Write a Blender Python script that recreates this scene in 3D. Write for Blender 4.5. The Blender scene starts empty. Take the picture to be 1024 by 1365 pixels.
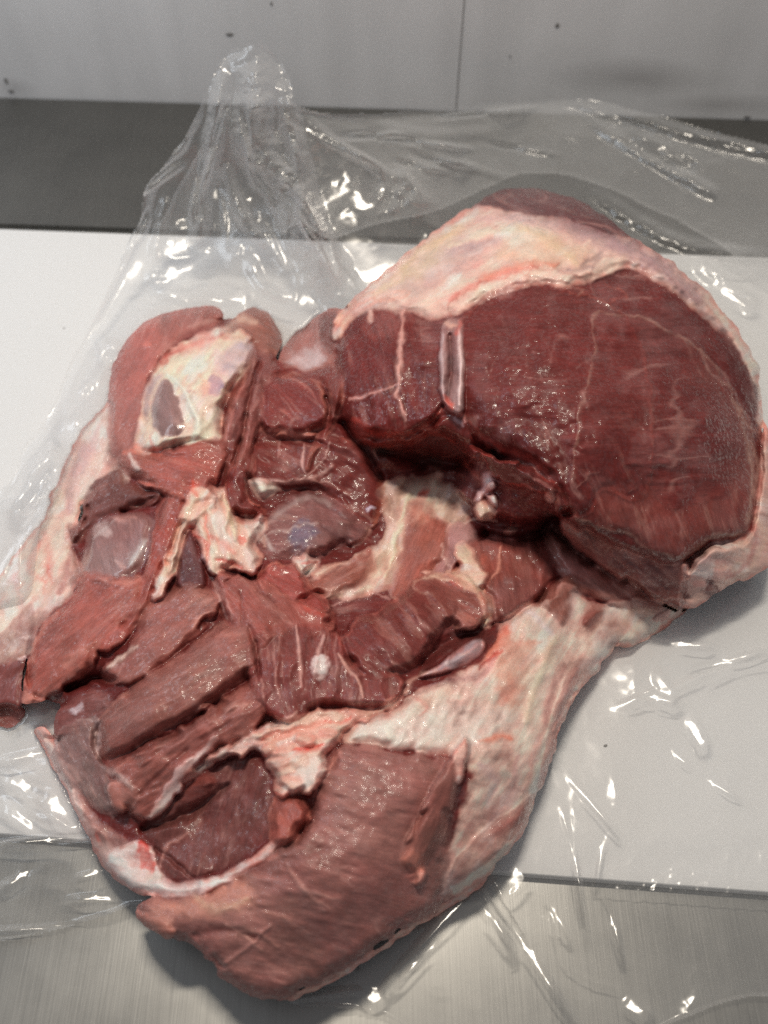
import bpy, math
import numpy as np
from mathutils import Vector

# ------------------------------------------------------------------ camera
H = 0.45                       # lens height above the worktop (m)
DEP = math.radians(57.0)       # the lens looks down by this much
FPX = 1136.0                   # focal length in photo pixels (1024 x 1365)
sc = bpy.context.scene
COL = sc.collection
cam_d = bpy.data.cameras.new('camera')
cam = bpy.data.objects.new('camera', cam_d); COL.objects.link(cam)
cam.location = (0, 0, H)
cam.rotation_euler = (math.pi / 2 - DEP, 0, 0)
cam_d.sensor_fit = 'VERTICAL'; cam_d.sensor_height = 36.0
cam_d.lens = 36.0 * FPX / 1365.0
cam_d.clip_start = 0.01; cam_d.clip_end = 50
cam_d.dof.use_dof = True; cam_d.dof.focus_distance = 0.435; cam_d.dof.aperture_fstop = 5.8
sc.camera = cam

# ------------------------------------------------------------------ room light
w = bpy.data.worlds.new('World'); sc.world = w; w.use_nodes = True
bg = w.node_tree.nodes['Background']
bg.inputs[0].default_value = (0.93, 0.95, 1.0, 1); bg.inputs[1].default_value = 0.20

def area(name, loc, target, sx, sy, power, col):
    d = bpy.data.lights.new(name, 'AREA'); d.shape = 'RECTANGLE'; d.size = sx; d.size_y = sy
    d.energy = power; d.color = col
    o = bpy.data.objects.new(name, d); COL.objects.link(o)
    o.location = loc
    o.rotation_euler = (Vector(target) - Vector(loc)).to_track_quat('-Z', 'Y').to_euler()
    return o
area('ceiling_lamp', (-0.02, 0.45, 1.22), (0, 0.25, 0), 0.26, 0.06, 9.2, (1.0, 0.90, 0.76))
area('window_lamp', (-0.80, 0.50, 0.62), (-0.25, 0.85, 0.14), 0.45, 0.45, 2.4, (0.82, 0.91, 1.0))
sc.view_settings.view_transform = 'Standard'; sc.view_settings.look = 'None'
sc.view_settings.exposure = 0.0; sc.view_settings.gamma = 1.0
sc.cycles.max_bounces = 8; sc.cycles.transparent_max_bounces = 16
sc.cycles.use_denoising = False
sc.cycles.sample_clamp_indirect = 4.0

# ------------------------------------------------------------------ helpers
SD, CD = math.sin(DEP), math.cos(DEP)
def ray(px, py):
    x = (px - 512.0) / FPX; y = -(py - 682.5) / FPX
    return x, y * SD + CD, y * CD - SD
def P(px, py, z):
    """the place at height z that lies on the sight line of a photo point"""
    dx, dy, dz = ray(np.asarray(px, float), np.asarray(py, float))
    t = (z - H) / dz
    return np.stack([dx * t, dy * t, H + dz * t], -1)

def lin(c):
    c = np.asarray(c, float)
    c = c * 1.02 + 2.0 if np.mean(c) < 150 else c * np.array([1.0, 0.968, 0.985])
    c = c / 255.0
    return np.where(c <= 0.04045, c / 12.92, ((c + 0.055) / 1.055) ** 2.4)

def hash2(ix, iy, seed):
    h = (ix * 374761393 + iy * 668265263 + seed * 974711) & 0x7fffffff
    h = ((h ^ (h >> 13)) * 1274126177) & 0x7fffffff
    return ((h ^ (h >> 16)) & 0xffffff) / float(0xffffff)
def vnoise(x, y, seed=0):
    x = np.asarray(x, float); y = np.asarray(y, float)
    ix = np.floor(x).astype(np.int64); iy = np.floor(y).astype(np.int64)
    fx = x - ix; fy = y - iy
    fx = fx * fx * fx * (fx * (fx * 6 - 15) + 10); fy = fy * fy * fy * (fy * (fy * 6 - 15) + 10)
    a = hash2(ix, iy, seed); b = hash2(ix + 1, iy, seed)
    c = hash2(ix, iy + 1, seed); d = hash2(ix + 1, iy + 1, seed)
    return (a + (b - a) * fx) * (1 - fy) + (c + (d - c) * fx) * fy
def fbm(x, y, seed=0, o=4):
    s = 0; a = 0.5; n = 0
    for i in range(o):
        s = s + a * (vnoise(x, y, seed + i * 17) * 2 - 1); n += a
        x = x * 2.03 + 11.3; y = y * 2.03 - 7.1; a *= 0.5
    return s / n
def sstep(a, b, x):  # works downhill too when a > b
    t = np.clip((x - a) / (b - a), 0, 1); return t * t * (3 - 2 * t)

def crom(pts, closed=True, sub=6):
    p = np.asarray(pts, float); n = len(p); out = []
    rng = range(n) if closed else range(n - 1)
    for i in rng:
        if closed: a, b, c, d = p[i - 1], p[i], p[(i + 1) % n], p[(i + 2) % n]
        else: a, b, c, d = p[max(i - 1, 0)], p[i], p[i + 1], p[min(i + 2, n - 1)]
        for k in range(sub):
            t = k / sub
            out.append(0.5 * ((2 * b) + (c - a) * t + (2 * a - 5 * b + 4 * c - d) * t * t + (3 * b - a - 3 * c + d) * t ** 3))
    if not closed: out.append(p[-1])
    return np.array(out)

def seg_dist(X, Y, poly, closed=True):
    """distance to a polyline, nearest point on it and how far along it lies"""
    a = poly if closed else poly[:-1]
    b = np.roll(poly, -1, 0) if closed else poly[1:]
    best = np.full(X.shape, 1e18); bx = np.zeros(X.shape); by = np.zeros(X.shape); bt = np.zeros(X.shape)
    m = len(a)
    for i in range(m):
        ex, ey = b[i] - a[i]; l2 = ex * ex + ey * ey + 1e-12
        t = np.clip(((X - a[i, 0]) * ex + (Y - a[i, 1]) * ey) / l2, 0, 1)
        qx = a[i, 0] + t * ex; qy = a[i, 1] + t * ey
        d = (X - qx) ** 2 + (Y - qy) ** 2
        k = d < best
        best = np.where(k, d, best); bx = np.where(k, qx, bx); by = np.where(k, qy, by); bt = np.where(k, (i + t) / m, bt)
    return np.sqrt(best), bx, by, bt
def inside(X, Y, poly):
    r = np.zeros(X.shape, bool); n = len(poly); j = n - 1
    for i in range(n):
        xi, yi = poly[i]; xj, yj = poly[j]
        if yi != yj:
            r ^= ((yi > Y) != (yj > Y)) & (X < (xj - xi) * (Y - yi) / (yj - yi) + xi)
        j = i
    return r

def make_mesh(name, V, F, mat, parent=None, attrs=None, smooth=True):
    me = bpy.data.meshes.new(name)
    me.from_pydata(np.asarray(V).tolist(), [], F.tolist() if isinstance(F, np.ndarray) else F)
    if smooth: me.polygons.foreach_set('use_smooth', np.ones(len(me.polygons), bool))
    for k, (kind, arr) in (attrs or {}).items():
        at = me.attributes.new(k, kind, 'POINT')
        key = {'FLOAT_COLOR': 'color', 'FLOAT_VECTOR': 'vector', 'FLOAT': 'value'}[kind]
        at.data.foreach_set(key, np.asarray(arr, np.float32).ravel())
    me.materials.append(mat); me.update()
    o = bpy.data.objects.new(name, me); COL.objects.link(o)
    if parent: o.parent = parent
    return o

class N:
    """small node-tree writer"""
    def __init__(s, name):
        s.m = bpy.data.materials.new(name); s.m.use_nodes = True
        s.t = s.m.node_tree; s.t.nodes.clear()
        s.out = s.t.nodes.new('ShaderNodeOutputMaterial')
    def add(s, typ, inp=None, **props):
        n = s.t.nodes.new('ShaderNode' + typ)
        for k, v in props.items(): setattr(n, k, v)
        for k, v in (inp or {}).items():
            if hasattr(v, 'is_linked') or isinstance(v, bpy.types.NodeSocket): s.t.links.new(v, n.inputs[k])
            else: n.inputs[k].default_value = v
        return n
    def math(s, op, a, b=0.0, c=0.0, clamp=False):
        n = s.add('Math', {0: a, 1: b, 2: c}, operation=op, use_clamp=clamp); return n.outputs[0]
    def ramp(s, fac, stops):
        n = s.add('ValToRGB', {0: fac}); e = n.color_ramp.elements
        while len(e) < len(stops): e.new(0.5)
        for q, (p, c) in zip(e, stops):
            q.position = p; q.color = (c, c, c, 1) if not hasattr(c, '__len__') else (*c, 1)
        return n.outputs[0]
    def mix(s, fac, a, b, mode='MIX'):
        n = s.add('Mix', None, data_type='RGBA', blend_type=mode)
        for k, v in ((0, fac), (6, a), (7, b)):
            if isinstance(v, bpy.types.NodeSocket): s.t.links.new(v, n.inputs[k])
            else: n.inputs[k].default_value = v
        return n.outputs[2]
    def surf(s, sock): s.t.links.new(sock, s.out.inputs[0]); return s.m

def tag(o, label=None, cat=None, group=None, kind=None):
    for k, v in (('label', label), ('category', cat), ('group', group), ('kind', kind)):
        if v: o[k] = v

# ------------------------------------------------------------------ materials
def meat_material(name, rough=0.42, glint=1.0, sss=0.12, relief=1.0):
    n = N(name)
    col = n.add('Attribute', attribute_name='Col').outputs['Color']
    fib = n.add('Attribute', attribute_name='fib').outputs['Vector']
    fat = n.add('Attribute', attribute_name='fatm').outputs['Fac']
    obj = n.add('TexCoord').outputs['Object']
    mp = n.add('Mapping', {'Vector': fib, 'Scale': (1 / 15, 1 / 3.4, 1)})
    f1 = n.add('TexNoise', {'Vector': mp.outputs[0], 'Scale': 1.0, 'Detail': 4.0, 'Roughness': 0.6, 'Distortion': 0.6}).outputs[0]
    mp2 = n.add('Mapping', {'Vector': fib, 'Scale': (1 / 70, 1 / 14, 1)})
    f2 = n.add('TexNoise', {'Vector': mp2.outputs[0], 'Scale': 1.0, 'Detail': 5.0, 'Roughness': 0.62}).outputs[0]
    b1 = n.add('TexNoise', {'Vector': obj, 'Scale': 90.0, 'Detail': 6.0, 'Roughness': 0.6}).outputs[0]
    nf = n.math('SUBTRACT', 1.0, fat)
    k1 = n.ramp(f1, [(0.28, 0.80), (0.72, 1.16)])
    k2 = n.ramp(f2, [(0.3, 0.82), (0.7, 1.16)])
    k3 = n.ramp(b1, [(0.3, 0.86), (0.7, 1.12)])
    c = col
    m1 = n.mix(n.math('MULTIPLY', nf, 0.9), c, n.mix(1.0, c, k1, 'MULTIPLY'))
    m2 = n.mix(n.math('MULTIPLY', nf, 0.9), m1, n.mix(1.0, m1, k2, 'MULTIPLY'))
    gr = n.add('TexNoise', {'Vector': obj, 'Scale': 1500.0, 'Detail': 2.0}).outputs[0]
    m2 = n.mix(0.7, m2, n.mix(1.0, m2, n.ramp(gr, [(0.3, 0.82), (0.7, 1.15)]), 'MULTIPLY'))
    m3 = n.mix(0.8, m2, n.mix(1.0, m2, k3, 'MULTIPLY'))
    # a thin pale film over the fibre crests
    film = n.math('MULTIPLY', n.ramp(f1, [(0.60, 0.0), (0.80, 1.0)]), n.math('MULTIPLY', nf, 0.05))
    m4 = n.mix(film, m3, (0.42, 0.22, 0.19, 1))
    # relief
    d1 = n.add('TexNoise', {'Vector': obj, 'Scale': 360.0, 'Detail': 0.0, 'Roughness': 0.5}).outputs[0]
    d2 = n.add('TexNoise', {'Vector': obj, 'Scale': 150.0, 'Detail': 1.0, 'Roughness': 0.5}).outputs[0]
    hh = n.math('ADD', n.math('MULTIPLY', f1, 0.45), n.math('ADD', n.math('MULTIPLY', d1, 0.25), n.math('MULTIPLY', d2, 0.4)))
    bmp = n.add('Bump', {'Strength': 0.4 * relief, 'Distance': 0.0009, 'Height': hh}).outputs[0]
    wet = n.add('TexNoise', {'Vector': obj, 'Scale': 34.0, 'Detail': 4.0, 'Roughness': 0.6}).outputs[0]
    sp = n.add('TexNoise', {'Vector': obj, 'Scale': 520.0, 'Detail': 1.0, 'Roughness': 0.4}).outputs[0]
    spot = n.math('MAXIMUM', n.ramp(sp, [(0.45, 0.0), (0.56, 1.0)]), 1.0 - 0.92 * min(relief, 1.0))
    coat = n.math('MULTIPLY', spot, n.math('MULTIPLY', n.ramp(wet, [(0.34, 0.0), (0.50, 1.0)]), glint))
    bmp2 = n.add('Bump', {'Strength': 1.0 * relief, 'Distance': 0.0012, 'Height': n.math('ADD', n.math('MULTIPLY', d1, 0.6), n.math('ADD', d2, n.math('MULTIPLY', f1, 0.3)))}).outputs[0]
    r = n.math('MULTIPLY_ADD', wet, 0.25, rough - 0.08)
    b = n.add('BsdfPrincipled', {'Base Color': m4, 'Roughness': r, 'Normal': bmp, 'Coat Weight': coat, 'Coat Roughness': 0.13,
                                 'Coat Normal': bmp2, 'Subsurface Weight': sss, 'Subsurface Radius': (1.0, 0.55, 0.42),
                                 'Subsurface Scale': 0.004, 'Specular IOR Level': 0.24})
    return n.surf(b.outputs[0])

def steel_material(name='brushed_steel', lo=0.36, hi=0.43, r0=0.26, r1=0.36):
    n = N(name)
    obj = n.add('TexCoord').outputs['Object']
    mp = n.add('Mapping', {'Vector': obj, 'Scale': (900, 16, 9), 'Rotation': (0, 0, math.radians(-4))})
    s1 = n.add('TexNoise', {'Vector': mp.outputs[0], 'Scale': 1.0, 'Detail': 5.0, 'Roughness': 0.65}).outputs[0]
    bl = n.add('TexNoise', {'Vector': obj, 'Scale': 14.0, 'Detail': 6.0, 'Roughness': 0.6}).outputs[0]
    c = n.mix(0.9, n.ramp(s1, [(0.25, lo), (0.75, hi)]), n.ramp(bl, [(0.3, 0.88), (0.7, 1.0)]), 'MULTIPLY')
    c = n.mix(1.0, c, (1.0, 0.985, 0.94, 1), 'MULTIPLY')
    r = n.math('ADD', n.ramp(bl, [(0.3, r0), (0.7, r1)]), n.math('MULTIPLY', s1, 0.1))
    bm = n.add('Bump', {'Strength': 0.12, 'Distance': 0.0003, 'Height': s1}).outputs[0]
    b = n.add('BsdfPrincipled', {'Base Color': c, 'Metallic': 0.85, 'Roughness': r, 'Normal': bm})
    return n.surf(b.outputs[0])

def board_material():
    n = N('white_board')
    obj = n.add('TexCoord').outputs['Object']
    a = n.add('TexNoise', {'Vector': obj, 'Scale': 5.0, 'Detail': 5.0}).outputs[0]
    g = n.add('TexNoise', {'Vector': obj, 'Scale': 350.0, 'Detail': 3.0}).outputs[0]
    c = n.mix(a, (0.71, 0.715, 0.725, 1), (0.77, 0.775, 0.785, 1))
    bm = n.add('Bump', {'Strength': 0.12, 'Distance': 0.0004, 'Height': g}).outputs[0]
    b = n.add('BsdfPrincipled', {'Base Color': c, 'Roughness': 0.42, 'Normal': bm})
    return n.surf(b.outputs[0])

def wall_material(spots=()):
    n = N('white_wall_panel')
    obj = n.add('TexCoord').outputs['Object']
    a = n.add('TexNoise', {'Vector': obj, 'Scale': 6.0, 'Detail': 6.0, 'Roughness': 0.6}).outputs[0]
    mp = n.add('Mapping', {'Vector': obj, 'Scale': (30, 30, 3)})
    st = n.add('TexNoise', {'Vector': mp.outputs[0], 'Scale': 1.0, 'Detail': 4.0}).outputs[0]
    c = n.mix(n.ramp(a, [(0.35, 0.0), (0.7, 1.0)]), (0.80, 0.80, 0.82, 1), (0.70, 0.70, 0.71, 1))
    c = n.mix(0.5, c, n.ramp(st, [(0.3, 0.84), (0.6, 1.0)]), 'MULTIPLY')
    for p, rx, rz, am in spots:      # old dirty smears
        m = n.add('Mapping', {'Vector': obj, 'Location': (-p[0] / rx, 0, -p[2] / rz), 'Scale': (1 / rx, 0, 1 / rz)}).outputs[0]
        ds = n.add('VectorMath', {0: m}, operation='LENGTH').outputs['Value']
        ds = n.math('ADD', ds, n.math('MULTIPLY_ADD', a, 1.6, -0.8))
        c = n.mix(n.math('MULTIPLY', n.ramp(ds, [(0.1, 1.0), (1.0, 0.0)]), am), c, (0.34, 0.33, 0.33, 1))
    b = n.add('BsdfPrincipled', {'Base Color': c, 'Roughness': 0.38})
    return n.surf(b.outputs[0])

def film_material():
    n = N('clear_plastic_film')
    obj = n.add('TexCoord').outputs['Object']
    nz = n.add('TexNoise', {'Vector': obj, 'Scale': 60.0, 'Detail': 2.0}).outputs[0]
    bm = n.add('Bump', {'Strength': 0.10, 'Distance': 0.0008, 'Height': nz}).outputs[0]
    tr = n.add('BsdfTransparent', {'Color': (0.985, 0.985, 0.985, 1)}).outputs[0]
    df = n.add('BsdfDiffuse', {'Color': (0.86, 0.87, 0.88, 1)}).outputs[0]
    tl = n.add('BsdfTranslucent', {'Color': (0.86, 0.87, 0.88, 1)}).outputs[0]
    hz = n.add('MixShader', {0: 0.5, 1: df, 2: tl}).outputs[0]
    lw = n.add('LayerWeight', {'Blend': 0.3})
    hf = n.math('MULTIPLY_ADD', n.math('POWER', lw.outputs['Facing'], 1.3), 0.60, 0.13, clamp=True)
    body = n.add('MixShader', {0: hf, 1: tr, 2: hz}).outputs[0]
    gl = n.add('BsdfGlossy', {'Color': (1, 1, 1, 1), 'Roughness': 0.19, 'Normal': bm}).outputs[0]
    fr = n.add('Fresnel', {'IOR': 1.45, 'Normal': bm}).outputs[0]
    f2 = n.math('MINIMUM', n.math('MULTIPLY_ADD', fr, 1.25, 0.01), 0.35)
    return n.surf(n.add('MixShader', {0: f2, 1: body, 2: gl}).outputs[0])

def plain_material(name, col, rough=0.7):
    n = N(name)
    obj = n.add('TexCoord').outputs['Object']
    a = n.add('TexNoise', {'Vector': obj, 'Scale': 300.0, 'Detail': 3.0}).outputs[0]
    c = n.mix(a, (*[x * 0.8 for x in col], 1), (*col, 1))
    return n.surf(n.add('BsdfPrincipled', {'Base Color': c, 'Roughness': rough}).outputs[0])

MUSCLE = meat_material('wet_muscle', 0.36, 0.8, 0.07)
MEMB = meat_material('smooth_membrane', 0.24, 1.0, 0.10, 0.25)
FAT = meat_material('moist_fat', 0.40, 0.8, 0.07)
STEEL, BOARD, FILM = steel_material(), board_material(), film_material()
JOINT = plain_material('grey_joint', (0.50, 0.50, 0.51))
SPECK = plain_material('dark_speck', (0.20, 0.19, 0.18))

# ------------------------------------------------------------------ setting
def slab(name, corners, z0, z1, mat, parent=None, bev=0.0):
    """a plate with upright sides from a top outline given in plan"""
    c = np.asarray(corners, float)[:, :2]; n = len(c)
    cen = c.mean(0)
    rings = []
    def ring(off, z):
        e = c - cen; L = np.linalg.norm(e, axis=1, keepdims=True)
        return np.concatenate([cen + e * (1 - off / L), np.full((n, 1), z)], 1)
    for off, z in ([(0, z0), (0, z1 - bev), (bev * 0.35, z1 - bev * 0.3), (bev, z1)] if bev else [(0, z0), (0, z1)]): rings.append(ring(off, z))
    V = np.concatenate(rings); F = []
    for k in range(len(rings) - 1):
        for i in range(n):
            j = (i + 1) % n
            F.append((k * n + i, k * n + j, (k + 1) * n + j, (k + 1) * n + i))
    F.append(tuple((len(rings) - 1) * n + i for i in range(n))); F.append(tuple(reversed(range(n))))
    return make_mesh(name, V, F, mat, parent, smooth=False)

wl, wr = P(0, 135, 0.0), P(1024, 165, 0.0)
wu = (wr - wl); wu[2] = 0; wlen = np.linalg.norm(wu); wu = wu / wlen; wn = np.array([-wu[1], wu[0], 0])
def wall_pt(a, d, z): return wl + wu * a + wn * d + np.array([0, 0, z])
top = [wall_pt(-1.0, 0.02, 0), wall_pt(wlen + 1.0, 0.02, 0), np.array([1.1, -0.5, 0]), np.array([-1.1, -0.5, 0])]
table = slab('steel_worktop', top[::-1], -0.04, 0.0, STEEL); tag(table, 'brushed steel worktop under the white board', 'worktop', kind=None)
_b0, _b1 = P(-200, 297, 0.0), P(1224, 345, 0.0)
slab('rear_dark_strip', [_b0, _b1, wall_pt(wlen + 0.5, -0.0015, 0), wall_pt(-0.5, -0.0015, 0)], 0.0004, 0.0042, steel_material('dull_dark_steel', 0.155, 0.18, 0.40, 0.48), table, 0.001)['label'] = 'dull dark grey strip of steel along the wall'  # separate plate of darker steel, added to set the back darker than the front

def on_wall(px, py):
    """where the sight line of a photo point meets the wall"""
    dx, dy, dz = ray(px, py); d = np.array([dx, dy, dz]); o = np.array([0, 0, H])
    t = np.dot(wl - o, wn) / np.dot(d, wn); return o + d * t
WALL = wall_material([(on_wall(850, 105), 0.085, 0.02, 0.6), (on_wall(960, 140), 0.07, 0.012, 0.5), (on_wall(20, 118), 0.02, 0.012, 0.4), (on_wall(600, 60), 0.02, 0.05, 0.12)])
wall = bpy.data.objects.new('wall', None); COL.objects.link(wall); tag(wall, 'white panelled wall behind the steel worktop', 'wall', kind='structure')
seam = P(605, 125, 0.0); sa = float(np.dot(seam - wl, wu)) + 0.002
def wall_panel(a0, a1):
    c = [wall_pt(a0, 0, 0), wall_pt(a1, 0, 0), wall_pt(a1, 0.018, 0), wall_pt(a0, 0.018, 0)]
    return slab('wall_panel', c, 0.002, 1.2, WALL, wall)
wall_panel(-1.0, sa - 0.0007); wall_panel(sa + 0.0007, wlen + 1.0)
slab('joint_strip', [wall_pt(sa - 0.00065, 0.0016, 0), wall_pt(sa + 0.00065, 0.0016, 0), wall_pt(sa + 0.00065, 0.016, 0), wall_pt(sa - 0.00065, 0.016, 0)], 0.003, 1.19, JOINT, wall)
rng = np.random.default_rng(4)
for px, py, rx, rz in ((306, 46, 6, 2.6), (362, 5, 2, 2.4), (743, 34, 3.4, 3.4), (996, 156, 6, 2), (15, 122, 5, 3), (8, 108, 3, 5), (680, 75, 1.6, 1.6)):
    c = on_wall(px, py); k = 12; s = 0.00052
    ang = np.arange(k) / k * 2 * math.pi; rr = 0.75 + 0.5 * rng.random(k)
    ringp = [c + wu * (math.cos(a) * rx * s * q) + np.array([0, 0, math.sin(a) * rz * s * q]) - wn * 0.0002 for a, q in zip(ang, rr)]
    V = np.array(ringp + [c - wn * 0.0008]); F = [(i, (i + 1) % k, k) for i in range(k)]
    make_mesh('dirt_speck', V, F, SPECK, wall)

bt0, bt1 = P(0, 305, 0.008), P(1024, 343, 0.008)
bb0, bb1 = P(0, 1112, 0.008), P(1024, 1190, 0.008)
def ext(a, b, k): return a + (a - b) * k
BOARD_PTS = [ext(bb0, bb1, 0.7), ext(bb1, bb0, 0.7), ext(bt1, bt0, 0.4), ext(bt0, bt1, 0.4)]
board = slab('cutting_board', BOARD_PTS, 0.0005, 0.008, BOARD, None, 0.0015)
for px, py, rx in ((85, 437, 1.6), (808, 994, 2.0)):
    c = P(px, py, 0.0084); k = 9; ang = np.arange(k) / k * 2 * math.pi; rr = (0.6 + 0.8 * rng.random(k)) * rx * 0.00042
    V = np.array([c + np.array([math.cos(a) * q * 1.3, math.sin(a) * q, -0.0003]) for a, q in zip(ang, rr)] + [c + np.array([0, 0, 0.0002])])
    make_mesh('dirt_speck', V, [(i, (i + 1) % k, k) for i in range(k)], SPECK, board)
tag(board, 'long flat white board lying on the steel worktop under the bag', 'board')

# ------------------------------------------------------------------ coarse height of the meat (mm), by photo point
CP = np.array([
 (690,250,62),(640,272,66),(700,300,98),(550,340,76),(470,410,74),(620,390,98),(760,400,108),(880,380,95),(960,420,70),(1018,520,45),
 (560,480,100),(700,500,113),(820,550,112),(940,560,92),(1022,640,52),(650,570,104),(760,640,106),(900,680,90),(1000,710,60),(1024,745,34),
 (540,570,84),(460,520,76),(700,670,60),(560,620,32),(620,630,38),(800,740,48),(900,790,28),(740,700,42),
 (400,540,55),(420,620,52),(340,600,55),(400,700,48),(560,690,42),(600,740,46),(690,770,50),(500,760,44),(780,800,42),(870,830,24),
 (150,520,36),(200,440,42),(290,420,42),(230,550,58),(310,500,60),(350,440,40),(410,440,22),(170,600,45),(240,630,58),(110,700,32),
 (60,700,25),(5,780,20),(90,850,45),(10,900,30),(150,740,45),(280,700,55),(220,820,55),(130,950,42),(70,980,30),
 (330,840,66),(250,900,66),(180,960,60),(400,880,68),(480,880,66),(560,830,62),(640,800,55),
 (100,1050,35),(150,1060,48),(220,1020,62),(270,1090,46),(130,1140,36),(200,1180,42),(340,1010,64),(380,1000,70),(430,960,68),
 (600,920,66),(700,850,55),(740,920,48),(650,1000,68),(705,1080,42),(650,1150,44),(600,1195,32),
 (450,1050,76),(550,1050,76),(400,1150,76),(300,1210,62),(220,1235,50),(500,1180,66),(350,1290,50),(370,1330,46),(450,1290,45),(560,1220,44)], float)
_K = np.linalg.norm(CP[:, None, :2] - CP[None, :, :2], axis=2)
_A = np.block([[_K - np.eye(len(CP)) * 8.0, np.ones((len(CP), 1))], [np.ones((1, len(CP))), np.zeros((1, 1))]])
_W = np.linalg.solve(_A, np.concatenate([CP[:, 2], [0]]))
def zbase(X, Y):
    s = np.full(X.shape, _W[-1])
    for (x, y, _), wt in zip(CP, _W[:-1]): s = s + wt * np.sqrt((X - x) ** 2 + (Y - y) ** 2)
    return 36 + (s - 36) * 1.15

meat = bpy.data.objects.new('meat_joint', None); COL.objects.link(meat)
tag(meat, 'raw boned leg of pork opened out on clear plastic', 'meat')

def S(col, wd, pts, a=1.0, h=0.0, rag=2.0): return ('s', col, wd, pts, a, h, rag)
def G(col, pts, soft=6.0, a=1.0, h=0.0, rag=4.0): return ('g', col, pts, soft, a, h, rag)
ALB = 1.22; ALBD = np.array([0.90, 0.62, 0.61]); ALBL = np.array([1.17, 1.06, 1.08])
LOBES = 0

def height_field(pts, sm=8.0):
    """a smooth surface through a few known heights"""
    p = np.array(pts, float); k = np.linalg.norm(p[:, None, :2] - p[None, :, :2], axis=2); m = len(p)
    a = np.block([[k - np.eye(m) * sm, np.ones((m, 1))], [np.ones((1, m)), np.zeros((1, 1))]])
    wt = np.linalg.solve(a, np.concatenate([p[:, 2], [0]]))
    def f(X, Y):
        r = np.full(X.shape, wt[-1])
        for (x, y, _), c in zip(p, wt[:-1]): r = r + c * np.sqrt((X - x) ** 2 + (Y - y) ** 2)
        return r
    return f
STEP = 1.5
GXS = np.arange(-42, 1062, STEP); GYS = np.arange(238, 1346, STEP)
GX, GY = np.meshgrid(GXS, GYS)
ZB = zbase(GX.ravel(), GY.ravel()).reshape(GX.shape)
Z = np.full(GX.shape, -50.0); ID = np.full(GX.shape, -1)
CC = np.zeros(GX.shape + (3,)); FIB = np.zeros(GX.shape + (3,))
PARTS = []
SIL = crom([(640,266),(680,250),(720,252),(770,266),(820,290),(870,322),(910,350),(945,388),(980,428),(1010,480),(1022,530),(1028,600),(1032,680),(1030,745),(1005,767),(960,791),(915,810),(880,840),(850,861),(825,864),(805,887),(780,917),
  (757,957),(737,1010),(717,1062),(702,1107),(680,1142),(645,1175),(600,1202),(560,1230),(510,1265),(450,1303),(400,1327),(370,1334),(330,1324),(290,1302),(265,1275),(245,1252),(215,1250),(185,1226),(176,1195),(148,1170),(122,1130),(100,1090),
  (80,1045),(60,1000),(40,972),(0,970),(-30,940),(-40,850),(-10,780),(20,722),(55,680),(85,620),(110,575),(140,540),(144,500),(160,458),(185,430),(220,414),(270,405),(298,410),(318,414),(342,409),(368,424),(378,455),(392,448),(420,420),(446,408),
  (460,412),(480,388),(512,360),(548,328),(590,298)], True, 3)
SD_, _, _, _ = seg_dist(GX.ravel(), GY.ravel(), SIL)
SD_ = SD_ * np.where(inside(GX.ravel(), GY.ravel(), SIL), 1, 0)
_t = np.clip(SD_ / 26.0, 0, 1)
ZB = ZB - 13.0 * (1 - np.sqrt(1 - (1 - _t) ** 2)).reshape(GX.shape)

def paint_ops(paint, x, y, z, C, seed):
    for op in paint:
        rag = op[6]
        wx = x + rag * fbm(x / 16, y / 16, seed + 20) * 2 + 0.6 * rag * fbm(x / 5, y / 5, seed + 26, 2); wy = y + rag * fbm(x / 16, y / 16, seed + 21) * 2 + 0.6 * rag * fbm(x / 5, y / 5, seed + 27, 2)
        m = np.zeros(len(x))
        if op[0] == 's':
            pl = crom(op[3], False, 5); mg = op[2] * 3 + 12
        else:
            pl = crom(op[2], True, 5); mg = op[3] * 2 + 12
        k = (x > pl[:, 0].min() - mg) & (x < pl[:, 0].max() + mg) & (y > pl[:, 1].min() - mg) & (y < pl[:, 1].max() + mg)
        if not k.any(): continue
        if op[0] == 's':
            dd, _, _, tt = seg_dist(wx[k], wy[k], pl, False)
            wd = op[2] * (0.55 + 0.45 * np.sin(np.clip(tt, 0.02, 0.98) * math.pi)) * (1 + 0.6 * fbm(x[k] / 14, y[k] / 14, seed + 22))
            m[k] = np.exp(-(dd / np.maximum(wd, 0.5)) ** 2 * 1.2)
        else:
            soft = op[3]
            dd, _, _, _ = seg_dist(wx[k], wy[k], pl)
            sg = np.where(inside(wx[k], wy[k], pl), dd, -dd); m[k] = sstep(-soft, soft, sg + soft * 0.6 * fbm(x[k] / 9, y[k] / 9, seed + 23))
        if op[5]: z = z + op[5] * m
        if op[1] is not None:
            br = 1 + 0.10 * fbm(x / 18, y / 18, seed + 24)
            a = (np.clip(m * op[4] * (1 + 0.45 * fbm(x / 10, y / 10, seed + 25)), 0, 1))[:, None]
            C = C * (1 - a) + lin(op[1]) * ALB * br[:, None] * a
    return z, C

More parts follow.
